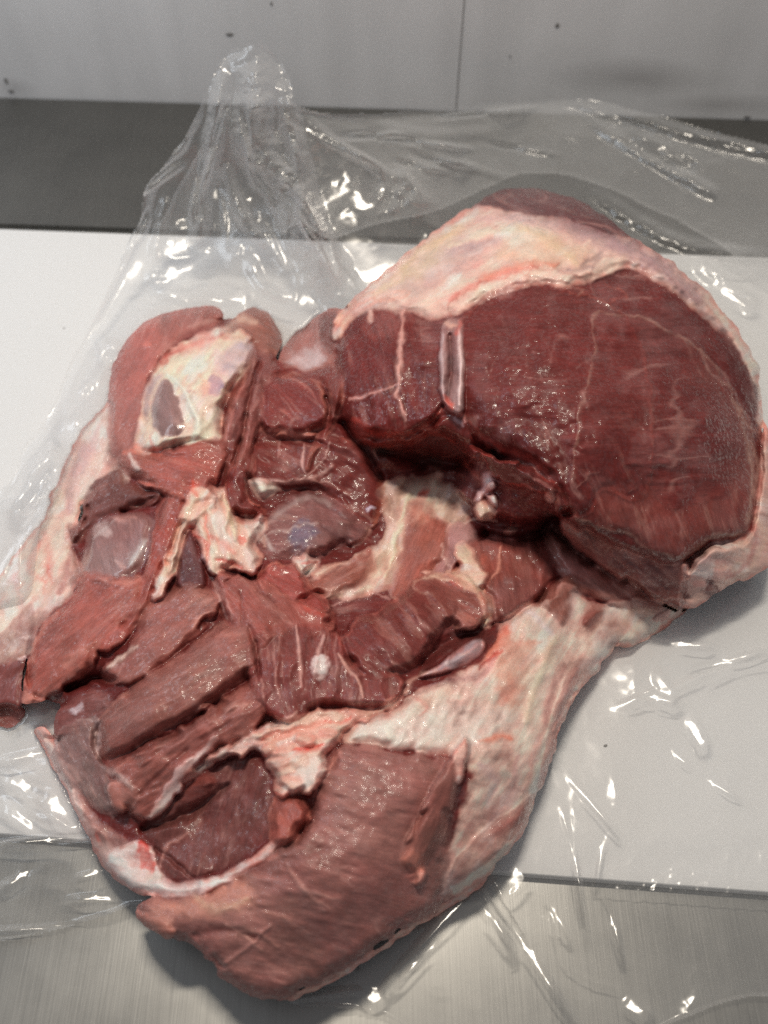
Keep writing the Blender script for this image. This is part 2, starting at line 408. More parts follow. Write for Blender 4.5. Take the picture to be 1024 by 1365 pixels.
def lobe(name, col, pts, lift=0, r=22, A=9, dome=0, fib=0, n=1.0, mar=0.0, paint=(), jit=3.0, step=None, skirt=14, mat=None,
         corr=None, label=None, var=0.10, rim=None, parent=None, soft=1.0, strands=None, pit=0.0, merge=1, own=None):
    """one piece of the joint: a rounded, thick body over its outline, grown onto what lies below it"""
    global LOBES
    LOBES += 1; seed = 100 + LOBES * 37; pid = len(PARTS)
    PARTS.append((name, mat, label, skirt))
    poly = crom(pts, True, 5)
    poly = poly + jit * np.stack([fbm(poly[:, 0] / 14, poly[:, 1] / 14, seed), fbm(poly[:, 0] / 14, poly[:, 1] / 14, seed + 5)], 1)
    (x0, y0), (x1, y1) = poly.min(0) - 8, poly.max(0) + 8
    ia, ib = np.searchsorted(GXS, [x0, x1]); ja, jb = np.searchsorted(GYS, [y0, y1])
    bx, by = GX[ja:jb, ia:ib], GY[ja:jb, ia:ib]
    fr = 0.15 if np.mean(col) > 150 else 0.22
    ex = bx + jit * (1.2 * fbm(bx / 14, by / 14, seed + 30, 2) + fr * fbm(bx / 4.5, by / 4.5, seed + 36, 2)); ey = by + jit * (1.2 * fbm(bx / 14, by / 14, seed + 31, 2) + fr * fbm(bx / 4.5, by / 4.5, seed + 37, 2))
    I = inside(ex, ey, poly)
    if not I.any(): return
    x, y = bx[I], by[I]
    d, _, _, _ = seg_dist(ex[I], ey[I], poly)
    rr = r * RK * (1 + 0.5 * fbm(x / 35, y / 35, seed + 32, 2))
    t = np.clip(d / rr, 0, 1); prof = np.sqrt(np.clip(1 - (1 - t) ** 2, 0, 1))
    z = (ZB[ja:jb, ia:ib][I] if own is None else own(x, y)) + lift + A * AK * (prof - 1) + dome * sstep(0, max(d.max(), 1), d)
    ca, sa_ = math.cos(math.radians(fib)), math.sin(math.radians(fib))
    u = x * ca + y * sa_; v = -x * sa_ + y * ca
    wv = v + 9 * fbm(x / 60, y / 60, seed + 3)
    z = z + n * (0.3 + 0.7 * prof) * (2.6 * fbm(x / 60, y / 60, seed, 2) + 0.8 * fbm(x / 22, y / 22, seed + 1, 2) + 0.35 * fbm(u / 80, wv / 10, seed + 2, 3) + 0.6 * fbm(u / 17, v / 6.5, seed + 4, 1) * sstep(-0.15, 0.3, fbm(x / 45, y / 45, seed + 38, 2)))
    # torn tags and nicks
    tn = fbm(x / 26, y / 26, seed + 33, 3); z = z - n * 0.35 * sstep(0.26, 0.5, np.abs(fbm(u / 60, wv / 14, seed + 34, 3))) * sstep(-0.1, 0.3, tn)
    if corr:
        ang, per, amp = corr
        c2, s2 = math.cos(math.radians(ang)), math.sin(math.radians(ang))
        ph = (x * c2 + y * s2 + 16 * fbm(x / 50, y / 50, seed + 8)) / per
        z = z + prof * amp * (1 - 2 * np.abs(np.sin(math.pi * ph)) ** 0.7) * (0.55 + 0.45 * fbm(x / 40, y / 40, seed + 9))
    C = np.repeat((lin(col) * (ALB if np.mean(col) > 150 else ALBD + (ALBL - ALBD) * float(np.clip((np.mean(col) - 68) / 40, 0, 1))))[None], len(x), 0)
    C = C * (1 + var * 1.6 * fbm(x / 70, y / 70, seed + 6) + var * fbm(u / 40, wv / 8, seed + 7))[:, None]
    C = C * (1 + 0.13 * fbm(u / 30, v / 2.6, seed + 14, 3))[:, None]
    hd = fbm(x / 45, y / 45, seed + 10)
    if np.mean(col) > 150:      # fat: pinker, whiter and yellower passages, drawn out into streaks
        for cc, sd, am, th in (((224, 166, 156), 15, 0.4, 0.05), ((236, 220, 212), 16, 0.6, 0.06), ((206, 140, 130), 17, 0.35, 0.22), ((224, 200, 174), 18, 0.25, 0.2)):
            g = 0.6 * fbm(u / 70, wv / 14, seed + sd, 4) + 0.5 * fbm(x / 26, y / 26, seed + sd + 40, 3)
            a = (am * sstep(th, th + 0.28, g))[:, None]; C = C * (1 - a) + lin(cc) * ALB * a
        st = 0.45 if strands is None else strands
        rg = 1 - 2 * np.abs(fbm(u / 75, (wv + 14 * fbm(x / 34, y / 34, seed + 62, 2)) / 17, seed + 60, 3)) * 1.5
        z = z + st * rg; C = C * (1 + 0.16 * st * (rg - 0.5))[:, None]
        z = z + 0.5 * fbm(x / 9, y / 9, seed + 19, 2) * sstep(0, 0.4, fbm(x / 40, y / 40, seed + 29))
    C = C * np.stack([1 + 0.06 * hd, 1 - 0.08 * hd, 1 - 0.06 * hd], 1)
    if mar:
        g = fbm(u / 55, wv / 7, seed + 11) + 0.5 * fbm(x / 30, y / 30, seed + 12)
        a = mar * sstep(0.25, 0.6, g); C = C * (1 - a[:, None]) + lin((205, 160, 145)) * ALB * a[:, None]
    if rim is not None:
        a = (1 - sstep(1, rim[1] * 1.4, d + 4 * fbm(x / 12, y / 12, seed + 13))) * rim[2]
        C = C * (1 - a[:, None]) + lin(rim[0]) * ALB * a[:, None]
    if np.mean(col) > 150 and rim is None:
        a = (1 - sstep(0, 7, d + 5 * fbm(x / 11, y / 11, seed + 63, 2))) * 0.55
        C = C * (1 - a[:, None]) + lin((196, 112, 100)) * ALB * a[:, None]
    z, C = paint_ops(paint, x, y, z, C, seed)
    if pit:
        pn = fbm(u / 9, v / 5, seed + 61, 3); z = z + pit * 0.9 * pn; C = C * (1 + 0.22 * pit * pn)[:, None]
    if np.mean(col) < 150:      # thin silvery strands on the flesh
        g = 1 - np.abs(fbm(u / 120, (v + 7 * fbm(x / 30, y / 30, seed + 50)) / 26, seed + 51, 2)) * 10
        a = np.clip(g, 0, 1) * sstep(0.0, 0.35, fbm(x / 50, y / 50, seed + 52, 3)) * 0.26
        C = C * (1 - a[:, None]) + lin((205, 160, 150)) * ALB * a[:, None]; z = z + 0.35 * a
        g = sstep(0.1, 0.5, fbm(x / 32, y / 32, seed + 53, 3)) * 0.14      # a bluish grey skin here and there
        C = C * (1 - g[:, None]) + lin((150, 116, 116)) * ALB * g[:, None]
    z = np.maximum(z, 11.0)
    # grow together with what is there
    zs, cs, ids, fs = Z[ja:jb, ia:ib], CC[ja:jb, ia:ib], ID[ja:jb, ia:ib], FIB[ja:jb, ia:ib]
    zc = zs[I]; new = ids[I] < 0
    k = soft
    we = sstep(0, 15, d); gp = (sstep(0.04, 0.3, fbm(x / 48, y / 48, seed + 64, 2)) if merge == 1 else np.full(len(x), 1.0 if merge == 0 else 0.0))
    z = np.where(new, z, zc + (z - zc) * (we + (1 - we) * gp))
    df = np.clip((z - zc) / k, -40, 40)
    zs[I] = np.where(new, z, zc + k * np.logaddexp(0, df))
    wcol = 1 / (1 + np.exp(-np.clip((z - zc + 0.9 * fbm(x / 8, y / 8, seed + 35, 3)) / (k * 1.3), -40, 40)))
    wcol = np.where(new, 1.0, wcol * (0.35 + 0.65 * sstep(0, 3, d)))
    cs[I] = cs[I] * (1 - wcol[:, None]) + C * wcol[:, None]
    top = new | (df > 0)
    tmp = ids[I]; tmp[top] = pid; ids[I] = tmp
    ft = fs[I]; ft[top] = np.stack([u, v, np.full(len(x), seed * 1.7)], 1)[top]; fs[I] = ft

def over(*paint):
    """strands, nicks and films that run on from one piece to the next"""
    m = ID >= 0
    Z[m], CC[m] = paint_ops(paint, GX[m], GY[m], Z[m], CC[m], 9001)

def grow_joint():
    global Z, ID
    for _ in range(5):                       # let stray crumbs join the piece around them
        nb = [np.roll(ID, (dj, di), (0, 1)) for dj in (-1, 0, 1) for di in (-1, 0, 1)]
        best = np.zeros(ID.shape); res = ID.copy()
        for q_ in [nb[4]] + nb:
            ct = sum((q_ == o_) for o_ in nb) * (q_ >= 0)
            k_ = ct > best; best = np.where(k_, ct, best); res = np.where(k_, q_, res)
        ID = np.where(ID >= 0, res, ID)
    I = ID >= 0
    for _ in range(2):
        zz, ww = np.zeros(Z.shape), np.zeros(Z.shape)
        for dj in (-1, 0, 1):
            for di in (-1, 0, 1):
                kk = (2 - abs(dj)) * (2 - abs(di))
                zz += kk * np.roll(np.where(I, Z, 0), (dj, di), (0, 1)); ww += kk * np.roll(I.astype(float), (dj, di), (0, 1))
        Z = np.where(I, zz / np.maximum(ww, 1e-9), Z)
    q = I[:-1, :-1] & I[1:, :-1] & I[:-1, 1:] & I[1:, 1:]
    vid = np.full(GX.shape, -1)
    use = np.zeros(GX.shape, bool)
    use[:-1, :-1] |= q; use[1:, :-1] |= q; use[:-1, 1:] |= q; use[1:, 1:] |= q
    vid[use] = np.arange(use.sum())
    F = np.stack([vid[1:, :-1][q], vid[1:, 1:][q], vid[:-1, 1:][q], vid[:-1, :-1][q]], 1)
    x, y, z, pid, fibv = GX[use], GY[use], Z[use], ID[use], FIB[use]
    C = np.clip(CC[use], 0.004, 0.80)
    # even out the outline
    e = rim_edges(F); nb = len(x)
    for _ in range(4):
        sx = np.zeros(nb); sy = np.zeros(nb); ct = np.zeros(nb)
        for a, b in ((0, 1), (1, 0)):
            np.add.at(sx, e[:, a], x[e[:, b]]); np.add.at(sy, e[:, a], y[e[:, b]]); np.add.at(ct, e[:, a], 1)
        k = ct == 2; x = np.where(k, 0.5 * x + 0.5 * sx / np.maximum(ct, 1), x); y = np.where(k, 0.5 * y + 0.5 * sy / np.maximum(ct, 1), y)
    V = P(x, y, z * 1e-3)
    fn = np.cross(V[F[:, 2]] - V[F[:, 0]], V[F[:, 3]] - V[F[:, 1]])
    NV = np.zeros_like(V)
    for i in range(4):
        for c in range(3): NV[:, c] += np.bincount(F[:, i], fn[:, c], len(V))
    NV /= np.linalg.norm(NV, axis=1, keepdims=True) + 1e-20
    lum = C @ np.array([0.25, 0.6, 0.15]); fatm = sstep(0.14, 0.40, lum)
    fp = np.sort(pid[F], 1)
    fid = np.where(fp[:, 1] == fp[:, 2], fp[:, 1], np.where(fp[:, 0] == fp[:, 1], fp[:, 0], fp[:, 3]))
    for k, (name, mat, label, skirt) in enumerate(PARTS):
        fk = F[fid == k]
        if len(fk) < 12: continue
        for fk in islands(fk):
            vu, inv = np.unique(fk, return_inverse=True); fk = inv.reshape(fk.shape); nv = len(vu)
            E = rim_edges(fk); rv = np.unique(E)
            px, py, pz = x[vu], y[vu], z[vu]
            zl = np.maximum(pz[rv] - skirt, 9.5)
            s = 0.03
            VB = P(px[rv] + (px.mean() - px[rv]) * s, py[rv] + (py.mean() - py[rv]) * s, zl * 1e-3)
            mp_ = np.full(nv, -1); mp_[rv] = np.arange(len(rv)) + nv
            FS = np.stack([E[:, 1], E[:, 0], mp_[E[:, 0]], mp_[E[:, 1]]], 1)
            cat = lambda a: np.concatenate([a[vu], a[vu][rv]])
            Ca = np.concatenate([cat(C), np.ones((nv + len(rv), 1))], 1)
            o = make_mesh(name, np.concatenate([V[vu], VB]), np.concatenate([fk, FS]), mat or (FAT if 'fat' in name else MUSCLE), meat,
                          {'Col': ('FLOAT_COLOR', Ca), 'fib': ('FLOAT_VECTOR', cat(fibv)), 'fatm': ('FLOAT', cat(fatm))})
            o.data.normals_split_custom_set_from_vertices(cat(NV).tolist())
            if label: o['label'] = label

def islands(fk):
    """the connected pieces of a face list; crumbs stay with the largest"""
    vu, inv = np.unique(fk, return_inverse=True); f = inv.reshape(fk.shape); lab = np.arange(len(vu))
    while True:
        m = lab[f].min(1); new = lab.copy()
        for c in range(4): np.minimum.at(new, f[:, c], m)
        new = new[new]
        if (new == lab).all(): break
        lab = new
    fl = lab[f[:, 0]]; ids, cnt = np.unique(fl, return_counts=True)
    big = ids[np.argmax(cnt)]; keep = [c for c, q in zip(ids, cnt) if q >= 30 and c != big]
    out = [fk[~np.isin(fl, keep)]] + [fk[fl == c] for c in keep]
    return out

def rim_edges(F):
    e = np.concatenate([F[:, [0, 1]], F[:, [1, 2]], F[:, [2, 3]], F[:, [3, 0]]])
    key = np.sort(e, 1); k = key[:, 0].astype(np.int64) * 10000000 + key[:, 1]
    _, inv, cnt = np.unique(k, return_inverse=True, return_counts=True)
    return e[cnt[inv] == 1]
RK, AK = 0.7, 0.42

# colours as they look in white light (sRGB)
M1, M2, M3 = (150, 98, 90), (130, 78, 72), (112, 54, 52)
MP, MG = (100, 66, 70), (138, 112, 110)
F1, F2, F3 = (228, 194, 178), (224, 166, 152), (228, 212, 204)
BLOOD, WHITE, GREY = (186, 62, 52), (236, 226, 222), (165, 150, 152)

# ------------------------------------------------------------------ the joint, piece by piece
def K_(wd, dp, pts): return S(None, wd, pts, 1.0, -dp, 1.0)
# the flesh that runs under everything
lobe('muscle', M3, [(640,285),(720,275),(800,300),(880,345),(950,410),(1000,500),(1008,600),(1008,700),(960,770),(880,815),(800,880),(750,950),(710,1050),(670,1130),
  (590,1190),(480,1260),(370,1310),(290,1280),(230,1220),(160,1150),(110,1080),(80,1000),(80,940),(40,920),(40,820),(90,740),(130,640),(160,540),(190,450),
  (280,425),(350,440),(380,490),(440,480),(480,410),(560,350)], lift=-4, r=30, A=12, n=1.2, step=5, skirt=30)

# --- cavity floor and the flesh behind it
lobe('muscle', (92,52,48), [(470,580),(560,575),(640,595),(660,640),(600,670),(540,660),(500,640)], lift=-6, r=20, A=8, fib=90, n=1.3,
  paint=[G((150,128,116),[(505,600),(560,600),(600,625),(560,645),(520,640)],8,0.6)])

# --- far muscle end between the two lobes
lobe('muscle', M1, [(372,480),(385,452),(410,430),(445,408),(462,425),(460,480),(430,500),(395,500)], lift=-2, r=18, A=12, fib=120,
  paint=[G((196,180,178),[(388,480),(405,464),(425,462),(432,480),(425,496),(400,494)],9,0.7,1.0), S(F1,5,[(362,485),(378,490),(392,497)],0.8,2)])
lobe('muscle', M2, [(418,430),(430,418),(450,412),(465,440),(455,478),(436,472),(424,462)], lift=2, r=12, A=8, fib=100, rim=(F2,4,0.4))

# --- right lobe: purple cap and fat
lobe('muscle', (104,68,70), [(628,285),(642,265),(662,255),(700,249),(745,258),(795,278),(845,318),(880,345),(850,350),(780,325),(700,312),(650,305)],
  lift=-2, r=30, A=16, fib=20, n=0.7, mar=0.15, jit=2, label='purple muscle cap at the far end of the large cut lobe')
lobe('fat_cover', F1, [(443,446),(452,418),(478,392),(512,362),(548,330),(588,302),(625,278),(642,273),(700,283),(752,292),(800,305),(845,318),(890,345),(925,372),(955,402),(985,440),
  (1008,480),(1018,530),(1016,575),(1004,545),(985,490),(955,440),(915,405),(880,380),(838,360),(800,372),(760,385),(720,380),(660,395),(600,425),(540,420),(490,420)],
  lift=1, r=24, A=16, fib=-28, n=0.8, mar=0, var=0.07, jit=3,
  paint=[G((160,134,134),[(500,400),(540,365),(590,335),(630,322),(640,345),(590,375),(540,400)],11,0.5), G((152,122,124),[(745,292),(800,306),(850,325),(900,355),(940,395),(920,398),(870,360),(820,340),(775,325)],9,0.6), S((196,170,170),10,[(470,415),(520,375),(570,340),(625,320)],0.45), S((176,150,152),9,[(560,350),(600,330),(660,322)],0.5), S((205,190,150),14,[(500,392),(560,352),(610,305)],0.5),
         S((170,138,142),14,[(770,300),(830,325),(880,358),(930,400)],0.65), S((188,160,160),10,[(640,290),(690,292),(740,300),(790,312)],0.55,-0.6),
         G((226,176,150),[(660,335),(720,318),(775,330),(780,352),(720,350),(670,352)],9,0.55,1.5), S(BLOOD,6,[(600,400),(640,376),(680,362),(720,355)],0.5),
         S((216,120,100),7,[(640,372),(700,352),(745,352)],0.55,1.4), S((200,180,140),5,[(520,372),(560,336),(600,312)],0.5,0.8), S((232,210,186),5,[(600,330),(650,310),(700,306)],0.6,0.9),
         S((214,186,150),8,[(690,300),(730,320),(770,350)],0.5,0.8), S((140,110,112),6,[(745,362),(790,355)],0.5,-0.6), S((120,96,100),6,[(775,352),(800,340)],0.5),
         S((160,130,132),6,[(905,385),(950,425),(990,480)],0.5), S((236,150,130),5,[(455,440),(470,412),(500,398)],0.6)])
FACE0 = height_field([(447,440,72),(470,560,76),(530,480,98),(600,390,98),(600,570,100),(690,362,102),(800,342,96),(740,480,116),(740,640,108),(860,420,98),(960,430,74),(1015,540,60),(880,560,108),(840,700,92),(912,742,82),(960,715,78),(1000,690,66),(1016,620,60),(680,600,108)])
FACE_EDGE = crom([(430,470),(445,440),(475,405),(520,385),(600,395),(690,352),(760,346),(800,330),(850,335),(920,375),(968,420),(1000,465),(1020,525),(1026,590),(1026,655),(1012,695),(985,722),(945,730),(912,756),(870,750),(800,722),(742,698),(694,630),(640,596),(600,590),(545,594),(500,596),(462,580),(436,530)], True, 3)
def FACE(x, y):
    d, _, _, _ = seg_dist(x, y, FACE_EDGE); t = np.clip(d / 55.0, 0, 1)
    return FACE0(x, y) - 17.0 * (1 - np.sqrt(1 - (1 - t) ** 2))
# the flesh behind the cut face
lobe('muscle', (104,50,48), [(600,440),(620,400),(690,362),(760,356),(800,340),(850,345),(915,385),(960,425),(990,465),(1010,525),(1016,590),(1016,650),(1006,690),(985,716),(945,722),(912,748),(870,745),(800,715),(745,690),(700,625),(640,590),(608,550)], lift=-0.5, r=12, A=10, fib=60, n=0.8, merge=0, own=FACE)
# outer crescent of the cut face
lobe('muscle', (104,50,48), [(785,372),(795,345),(830,338),(872,352),(915,385),(955,420),(985,462),(1008,525),(1014,590),(1004,575),(975,520),(935,470),(890,440),(840,420),(800,405)],
  lift=1.5, r=16, A=9, fib=50, n=0.8, merge=2, own=FACE, rim=((190,150,140),3,0.5), paint=[S((95,44,46),10,[(800,372),(850,380),(910,420)],0.4)])
# cut face, right muscle
lobe('muscle', (124,68,62), [(790,420),(840,418),(890,438),(935,466),(972,515),(1000,565),(1012,625),(1006,680),(990,712),(950,718),(912,745),(880,740),(835,715),(790,700),(760,680),
  (770,560),(790,480)], lift=1, r=14, A=7, fib=72, n=0.6, merge=2, own=FACE, mar=0.22, rim=((200,168,150),4,0.55),
  paint=[S((206,170,156),3,[(810,415),(850,460),(868,520),(872,580),(868,640)],0.37,0.5,4), S((205,172,158),4,[(862,545),(868,570),(866,590)],0.43,0.6), S((200,160,150),2,[(935,470),(950,500),(975,510)],0.43,0.5),
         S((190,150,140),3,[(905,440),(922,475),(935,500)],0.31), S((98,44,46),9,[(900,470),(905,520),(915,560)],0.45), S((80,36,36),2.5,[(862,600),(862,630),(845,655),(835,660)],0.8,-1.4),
         S((206,160,150),2,[(868,610),(858,640),(840,655)],0.31,0.4), S((150,88,82),16,[(930,560),(945,620),(930,680)],0.4), S((210,180,160),3.5,[(985,540),(998,600),(1004,650),(995,700)],0.43,0.5),
         S((200,150,140),2,[(925,465),(945,462),(935,472)],0.50,0.8)])
# cut face, large dark eye muscle
lobe('muscle', (96,38,36), [(606,450),(620,420),(650,390),(700,374),(750,374),(800,398),(840,430),(862,480),(872,540),(872,600),(862,660),(835,668),(805,655),(785,690),(752,680),(742,650),
  (712,622),(668,600),(628,575),(608,545),(604,500)], lift=3.5, r=18, A=9, fib=62, n=1.0, mar=0.12, dome=3, pit=0.6, merge=2, own=FACE, rim=((168,74,64),5,0.4),
  paint=[S((210,160,148),3,[(700,412),(745,408),(790,404),(812,416)],0.28,0.4,4), S((200,150,140),2.5,[(795,408),(760,430),(742,455),(735,485)],0.34,0.4,3), S((206,170,160),2.5,[(770,490),(788,480),(805,476)],0.46,0.6),
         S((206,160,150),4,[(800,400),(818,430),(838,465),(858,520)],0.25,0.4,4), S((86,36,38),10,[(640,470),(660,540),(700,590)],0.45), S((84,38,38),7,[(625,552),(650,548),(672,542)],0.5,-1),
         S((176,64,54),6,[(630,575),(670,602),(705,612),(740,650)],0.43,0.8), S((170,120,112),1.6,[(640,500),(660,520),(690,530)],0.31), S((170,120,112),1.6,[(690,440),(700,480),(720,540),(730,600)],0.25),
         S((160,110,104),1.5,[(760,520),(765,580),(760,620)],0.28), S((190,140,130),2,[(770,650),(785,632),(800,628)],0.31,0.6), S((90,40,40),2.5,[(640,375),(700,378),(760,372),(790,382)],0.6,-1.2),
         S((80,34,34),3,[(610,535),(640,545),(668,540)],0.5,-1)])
lobe('muscle', (108,46,44), [(600,402),(640,378),(690,362),(745,358),(800,372),(838,395),(800,402),(740,384),(690,386),(645,402),(612,432)], lift=4, r=9, A=5, fib=5, n=1.4, jit=5, merge=2, own=FACE,
  rim=((190,96,80),4,0.5), paint=[S((214,150,130),4,[(630,385),(650,392),(668,382)],0.37,0.8), S((222,170,150),3,[(760,382),(775,388),(770,394)],0.50,1)])
# left cut block
lobe('muscle', (112,48,45), [(442,470),(452,440),(478,412),(512,398),(548,402),(584,420),(602,450),(604,510),(600,545),(580,566),(545,584),(508,588),(475,578),(455,552),(440,515)],
  lift=3, r=20, A=16, own=FACE, fib=78, n=1.1, mar=0.14, dome=2, pit=0.5, rim=((170,76,66),5,0.35),
  paint=[S((214,164,152),4,[(540,402),(535,435),(534,480),(530,520),(540,560)],0.75,0.7,2), S((206,150,140),3,[(466,532),(495,524),(530,512)],0.65,0.5,2), S((200,140,130),2.5,[(532,530),(542,555)],0.6,0.5),
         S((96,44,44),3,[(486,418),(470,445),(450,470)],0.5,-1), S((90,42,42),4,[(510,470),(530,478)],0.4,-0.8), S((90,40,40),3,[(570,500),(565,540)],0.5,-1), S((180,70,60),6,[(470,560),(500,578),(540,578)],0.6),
         S((200,140,130),2,[(572,470),(566,510)],0.4), S((100,46,46),5,[(585,430),(592,470),(590,520)],0.5,-1.2), G((140,70,64),[(500,410),(530,410),(532,440),(500,450),(485,435)],8,0.5)])
lobe('fat_rim', (226,176,154), [(441,452),(446,424),(468,402),(505,386),(545,388),(542,398),(505,404),(476,420),(458,444),(450,455)], lift=4, own=FACE, r=8, A=6, n=0.8, jit=3,
  paint=[S((220,110,96),4,[(448,440),(468,412),(500,396)],0.5)])
lobe('fat_strand', (228,190,172), [(490,412),(497,414),(497,430),(490,432),(488,422)], lift=4.5, own=FACE, r=4, A=3, n=0.2, jit=1, step=1.6)
# sinew channel
lobe('sinew_sheet', (150,120,118), [(586,445),(592,428),(606,424),(618,432),(620,480),(618,545),(604,552),(590,535),(584,490)], lift=9, own=FACE, merge=0, r=10, A=9, fib=88, n=0.8, jit=1.5,
  paint=[S((214,190,186),3.5,[(613,440),(615,490),(613,540)],0.9,1.6,1), S((90,72,76),4,[(600,455),(601,500),(597,530)],0.75,-1.4,1), S((186,166,166),3,[(590,445),(589,490),(593,530)],0.7,1,1),
         S((226,180,160),6,[(595,432),(608,432)],0.8,1), S((200,84,70),5,[(610,445),(618,425),(640,405)],0.6,1), S((190,74,60),5,[(595,530),(605,545)],0.7,1)])
lobe('muscle', (118,52,48), [(590,545),(604,535),(625,552),(640,580),(660,602),(648,615),(620,606),(598,588),(575,580),(572,562)], lift=2, own=FACE, r=9, A=6, fib=60, n=1.3, step=2,
  rim=((190,80,68),3,0.5), paint=[S((216,150,140),3.5,[(600,545),(615,552),(620,562)],0.9,1.2), S((170,140,144),3,[(608,556),(618,570)],0.7,0.8)])
lobe('muscle', (140,62,54), [(462,562),(480,572),(515,582),(550,574),(580,560),(586,576),(560,590),(515,598),(478,592),(464,580)], lift=1, own=FACE, merge=2, r=8, A=6, fib=0, n=1.4, mar=0.15, rim=((196,96,84),3,0.5))
# small dark piece hanging below the cut face
lobe('muscle', (112,52,50), [(612,612),(640,604),(672,612),(705,628),(738,652),(748,672),(738,694),(708,704),(672,700),(645,690),(622,668),(608,640)], lift=15, r=16, A=10, fib=20, n=1.5, step=2, jit=4,
  paint=[S((84,36,36),5,[(655,625),(680,640),(690,660)],0.5,-1.5), S((84,36,36),4,[(700,665),(720,655),(738,660)],0.5,-1.2), S((180,84,72),4,[(620,618),(640,640),(655,655)],0.5)])
lobe('muscle', (104,48,46), [(640,602),(668,612),(700,615),(735,640),(748,655),(735,668),(712,655),(690,648),(668,640),(650,625)], lift=21, r=9, A=6, fib=25, n=1.4, step=2, rim=((176,70,60),3,0.6))
lobe('sinew', (206,176,174), [(640,632),(652,628),(658,640),(660,650),(650,660),(640,670),(630,666),(634,654),(642,648)], lift=21, r=6, A=4, n=0.5, jit=2, step=1.6, mat=FAT)
lobe('sinew', (204,178,180), [(646,648),(658,640),(662,648),(654,656),(646,660)], lift=23, r=5, A=3, n=0.4, jit=1, step=1.6, mat=FAT)
lobe('sinew', (226,216,210), [(649,662),(658,660),(664,668),(664,677),(656,672)], lift=22, r=4, A=3, n=0.3, jit=1, step=1.6, mat=FAT)
lobe('fat', (214,184,164), [(636,668),(650,666),(662,680),(660,690),(648,694),(632,686)], lift=20, r=7, A=5, n=0.6, jit=2, step=1.8)
lobe('gland', (226,180,164), [(728,656),(736,653),(741,662),(738,670),(730,671),(726,664)], lift=22, r=6, A=5, n=0.2, jit=1, step=1.6, mat=FAT)
lobe('gland', (196,120,100), [(738,668),(744,664),(747,672),(743,678),(738,676)], lift=21, r=5, A=4, n=0.2, jit=1, step=1.6, mat=FAT)
lobe('fat', (196,164,150), [(670,708),(680,702),(690,706),(686,712),(675,715)], lift=18, r=5, A=4, n=0.2, jit=1, step=1.6)

# --- underside of the big lobe and lower right rim
lobe('muscle', (126,80,74), [(752,684),(790,695),(835,710),(885,735),(915,748),(915,790),(905,812),(880,800),(840,775),(800,755),(768,732),(748,706)], lift=0, own=height_field([(750,688,88),(800,705,82),(850,725,78),(912,752,72),(910,806,42),(860,790,48),(800,752,58),(766,730,66)]), r=14, A=6, merge=0, fib=35, n=1.2, mar=0.2)
lobe('muscle', (140,92,84), [(722,705),(745,700),(775,735),(815,760),(862,782),(895,806),(880,826),(840,815),(800,800),(766,790),(745,765),(726,735)], lift=1, r=18, A=9, fib=40, n=1.2, mar=0.3)
lobe('fat_cover', (196,164,152), [(905,770),(918,742),(948,722),(985,715),(1004,690),(1012,620),(1020,560),(1030,600),(1034,680),(1032,745),(1010,765),(965,788),(918,812),(904,800)], lift=0, own=height_field([(904,800,40),(912,748,82),(950,722,80),(985,712,72),(1012,650,60),(1028,600,54),(1034,700,44),(1010,750,46),(965,785,44)]), merge=2, r=16, A=10, fib=10, n=1.1,
  paint=[G((112,72,70),[(938,790),(945,772),(958,778),(965,788),(945,800)],4,0.9,-1), S((150,112,112),7,[(920,755),(945,745),(975,750)],0.5,-0.8), S((216,186,166),6,[(1010,690),(1020,720),(1000,755)],0.6),
         S((168,96,92),4,[(1010,700),(1000,745),(970,770)],0.5)])

# --- centre
lobe('fat', (226,196,174), [(500,660),(520,640),(545,632),(575,630),(605,645),(625,670),(632,695),(610,715),(588,700),(566,705),(552,740),(535,775),(500,795),(440,800),(430,775),(470,745),(505,715),(512,690)],
  lift=0, r=16, A=7, fib=-62, n=1.5, jit=5, strands=0.9,
  paint=[S((176,146,136),6,[(520,660),(528,690),(520,720)],0.4,-0.6), S((206,178,160),7,[(530,655),(518,700),(500,745)],0.5,1), S((236,214,184),5,[(545,660),(530,710),(515,770)],0.7,1.6), S((210,96,76),5,[(560,660),(570,655)],0.7),
         S((205,150,130),9,[(490,735),(500,760)],0.5), S((150,128,128),5,[(480,780),(510,770)],0.4)])
lobe('muscle', (150,92,80), [(402,782),(425,765),(455,752),(490,730),(502,745),(496,770),(478,786),(445,795),(415,796)], lift=3, r=12, A=6, fib=-25, n=1.0, step=2, jit=2, rim=(F1,4,0.4), mar=0.15)
lobe('muscle', (158,92,80), [(540,675),(552,665),(566,662),(585,685),(602,700),(598,740),(572,775),(548,800),(522,800),(518,780),(530,740),(537,705)], lift=3, r=14, A=7, fib=-65, n=1.0, step=2,
  rim=((220,180,156),4,0.55), paint=[S((200,110,90),8,[(550,680),(570,690)],0.5), S((186,150,148),5,[(530,755),(520,790)],0.5), S((120,70,66),6,[(560,730),(545,770)],0.4)])
lobe('sinew_sheet', (176,140,134), [(596,700),(612,696),(632,700),(640,720),(618,740),(600,765),(590,790),(566,785),(572,765),(590,735)], lift=3, r=10, A=5, fib=-60, n=1.2, step=2, mat=FAT,
  paint=[S((216,170,156),3,[(606,684),(592,715),(574,735),(565,750),(560,770)],0.9,1.8,1), S((220,176,160),3,[(573,735),(578,760)],0.8,1.6,1), S((110,66,62),6,[(590,720),(600,740),(590,770)],0.5,-0.8)])
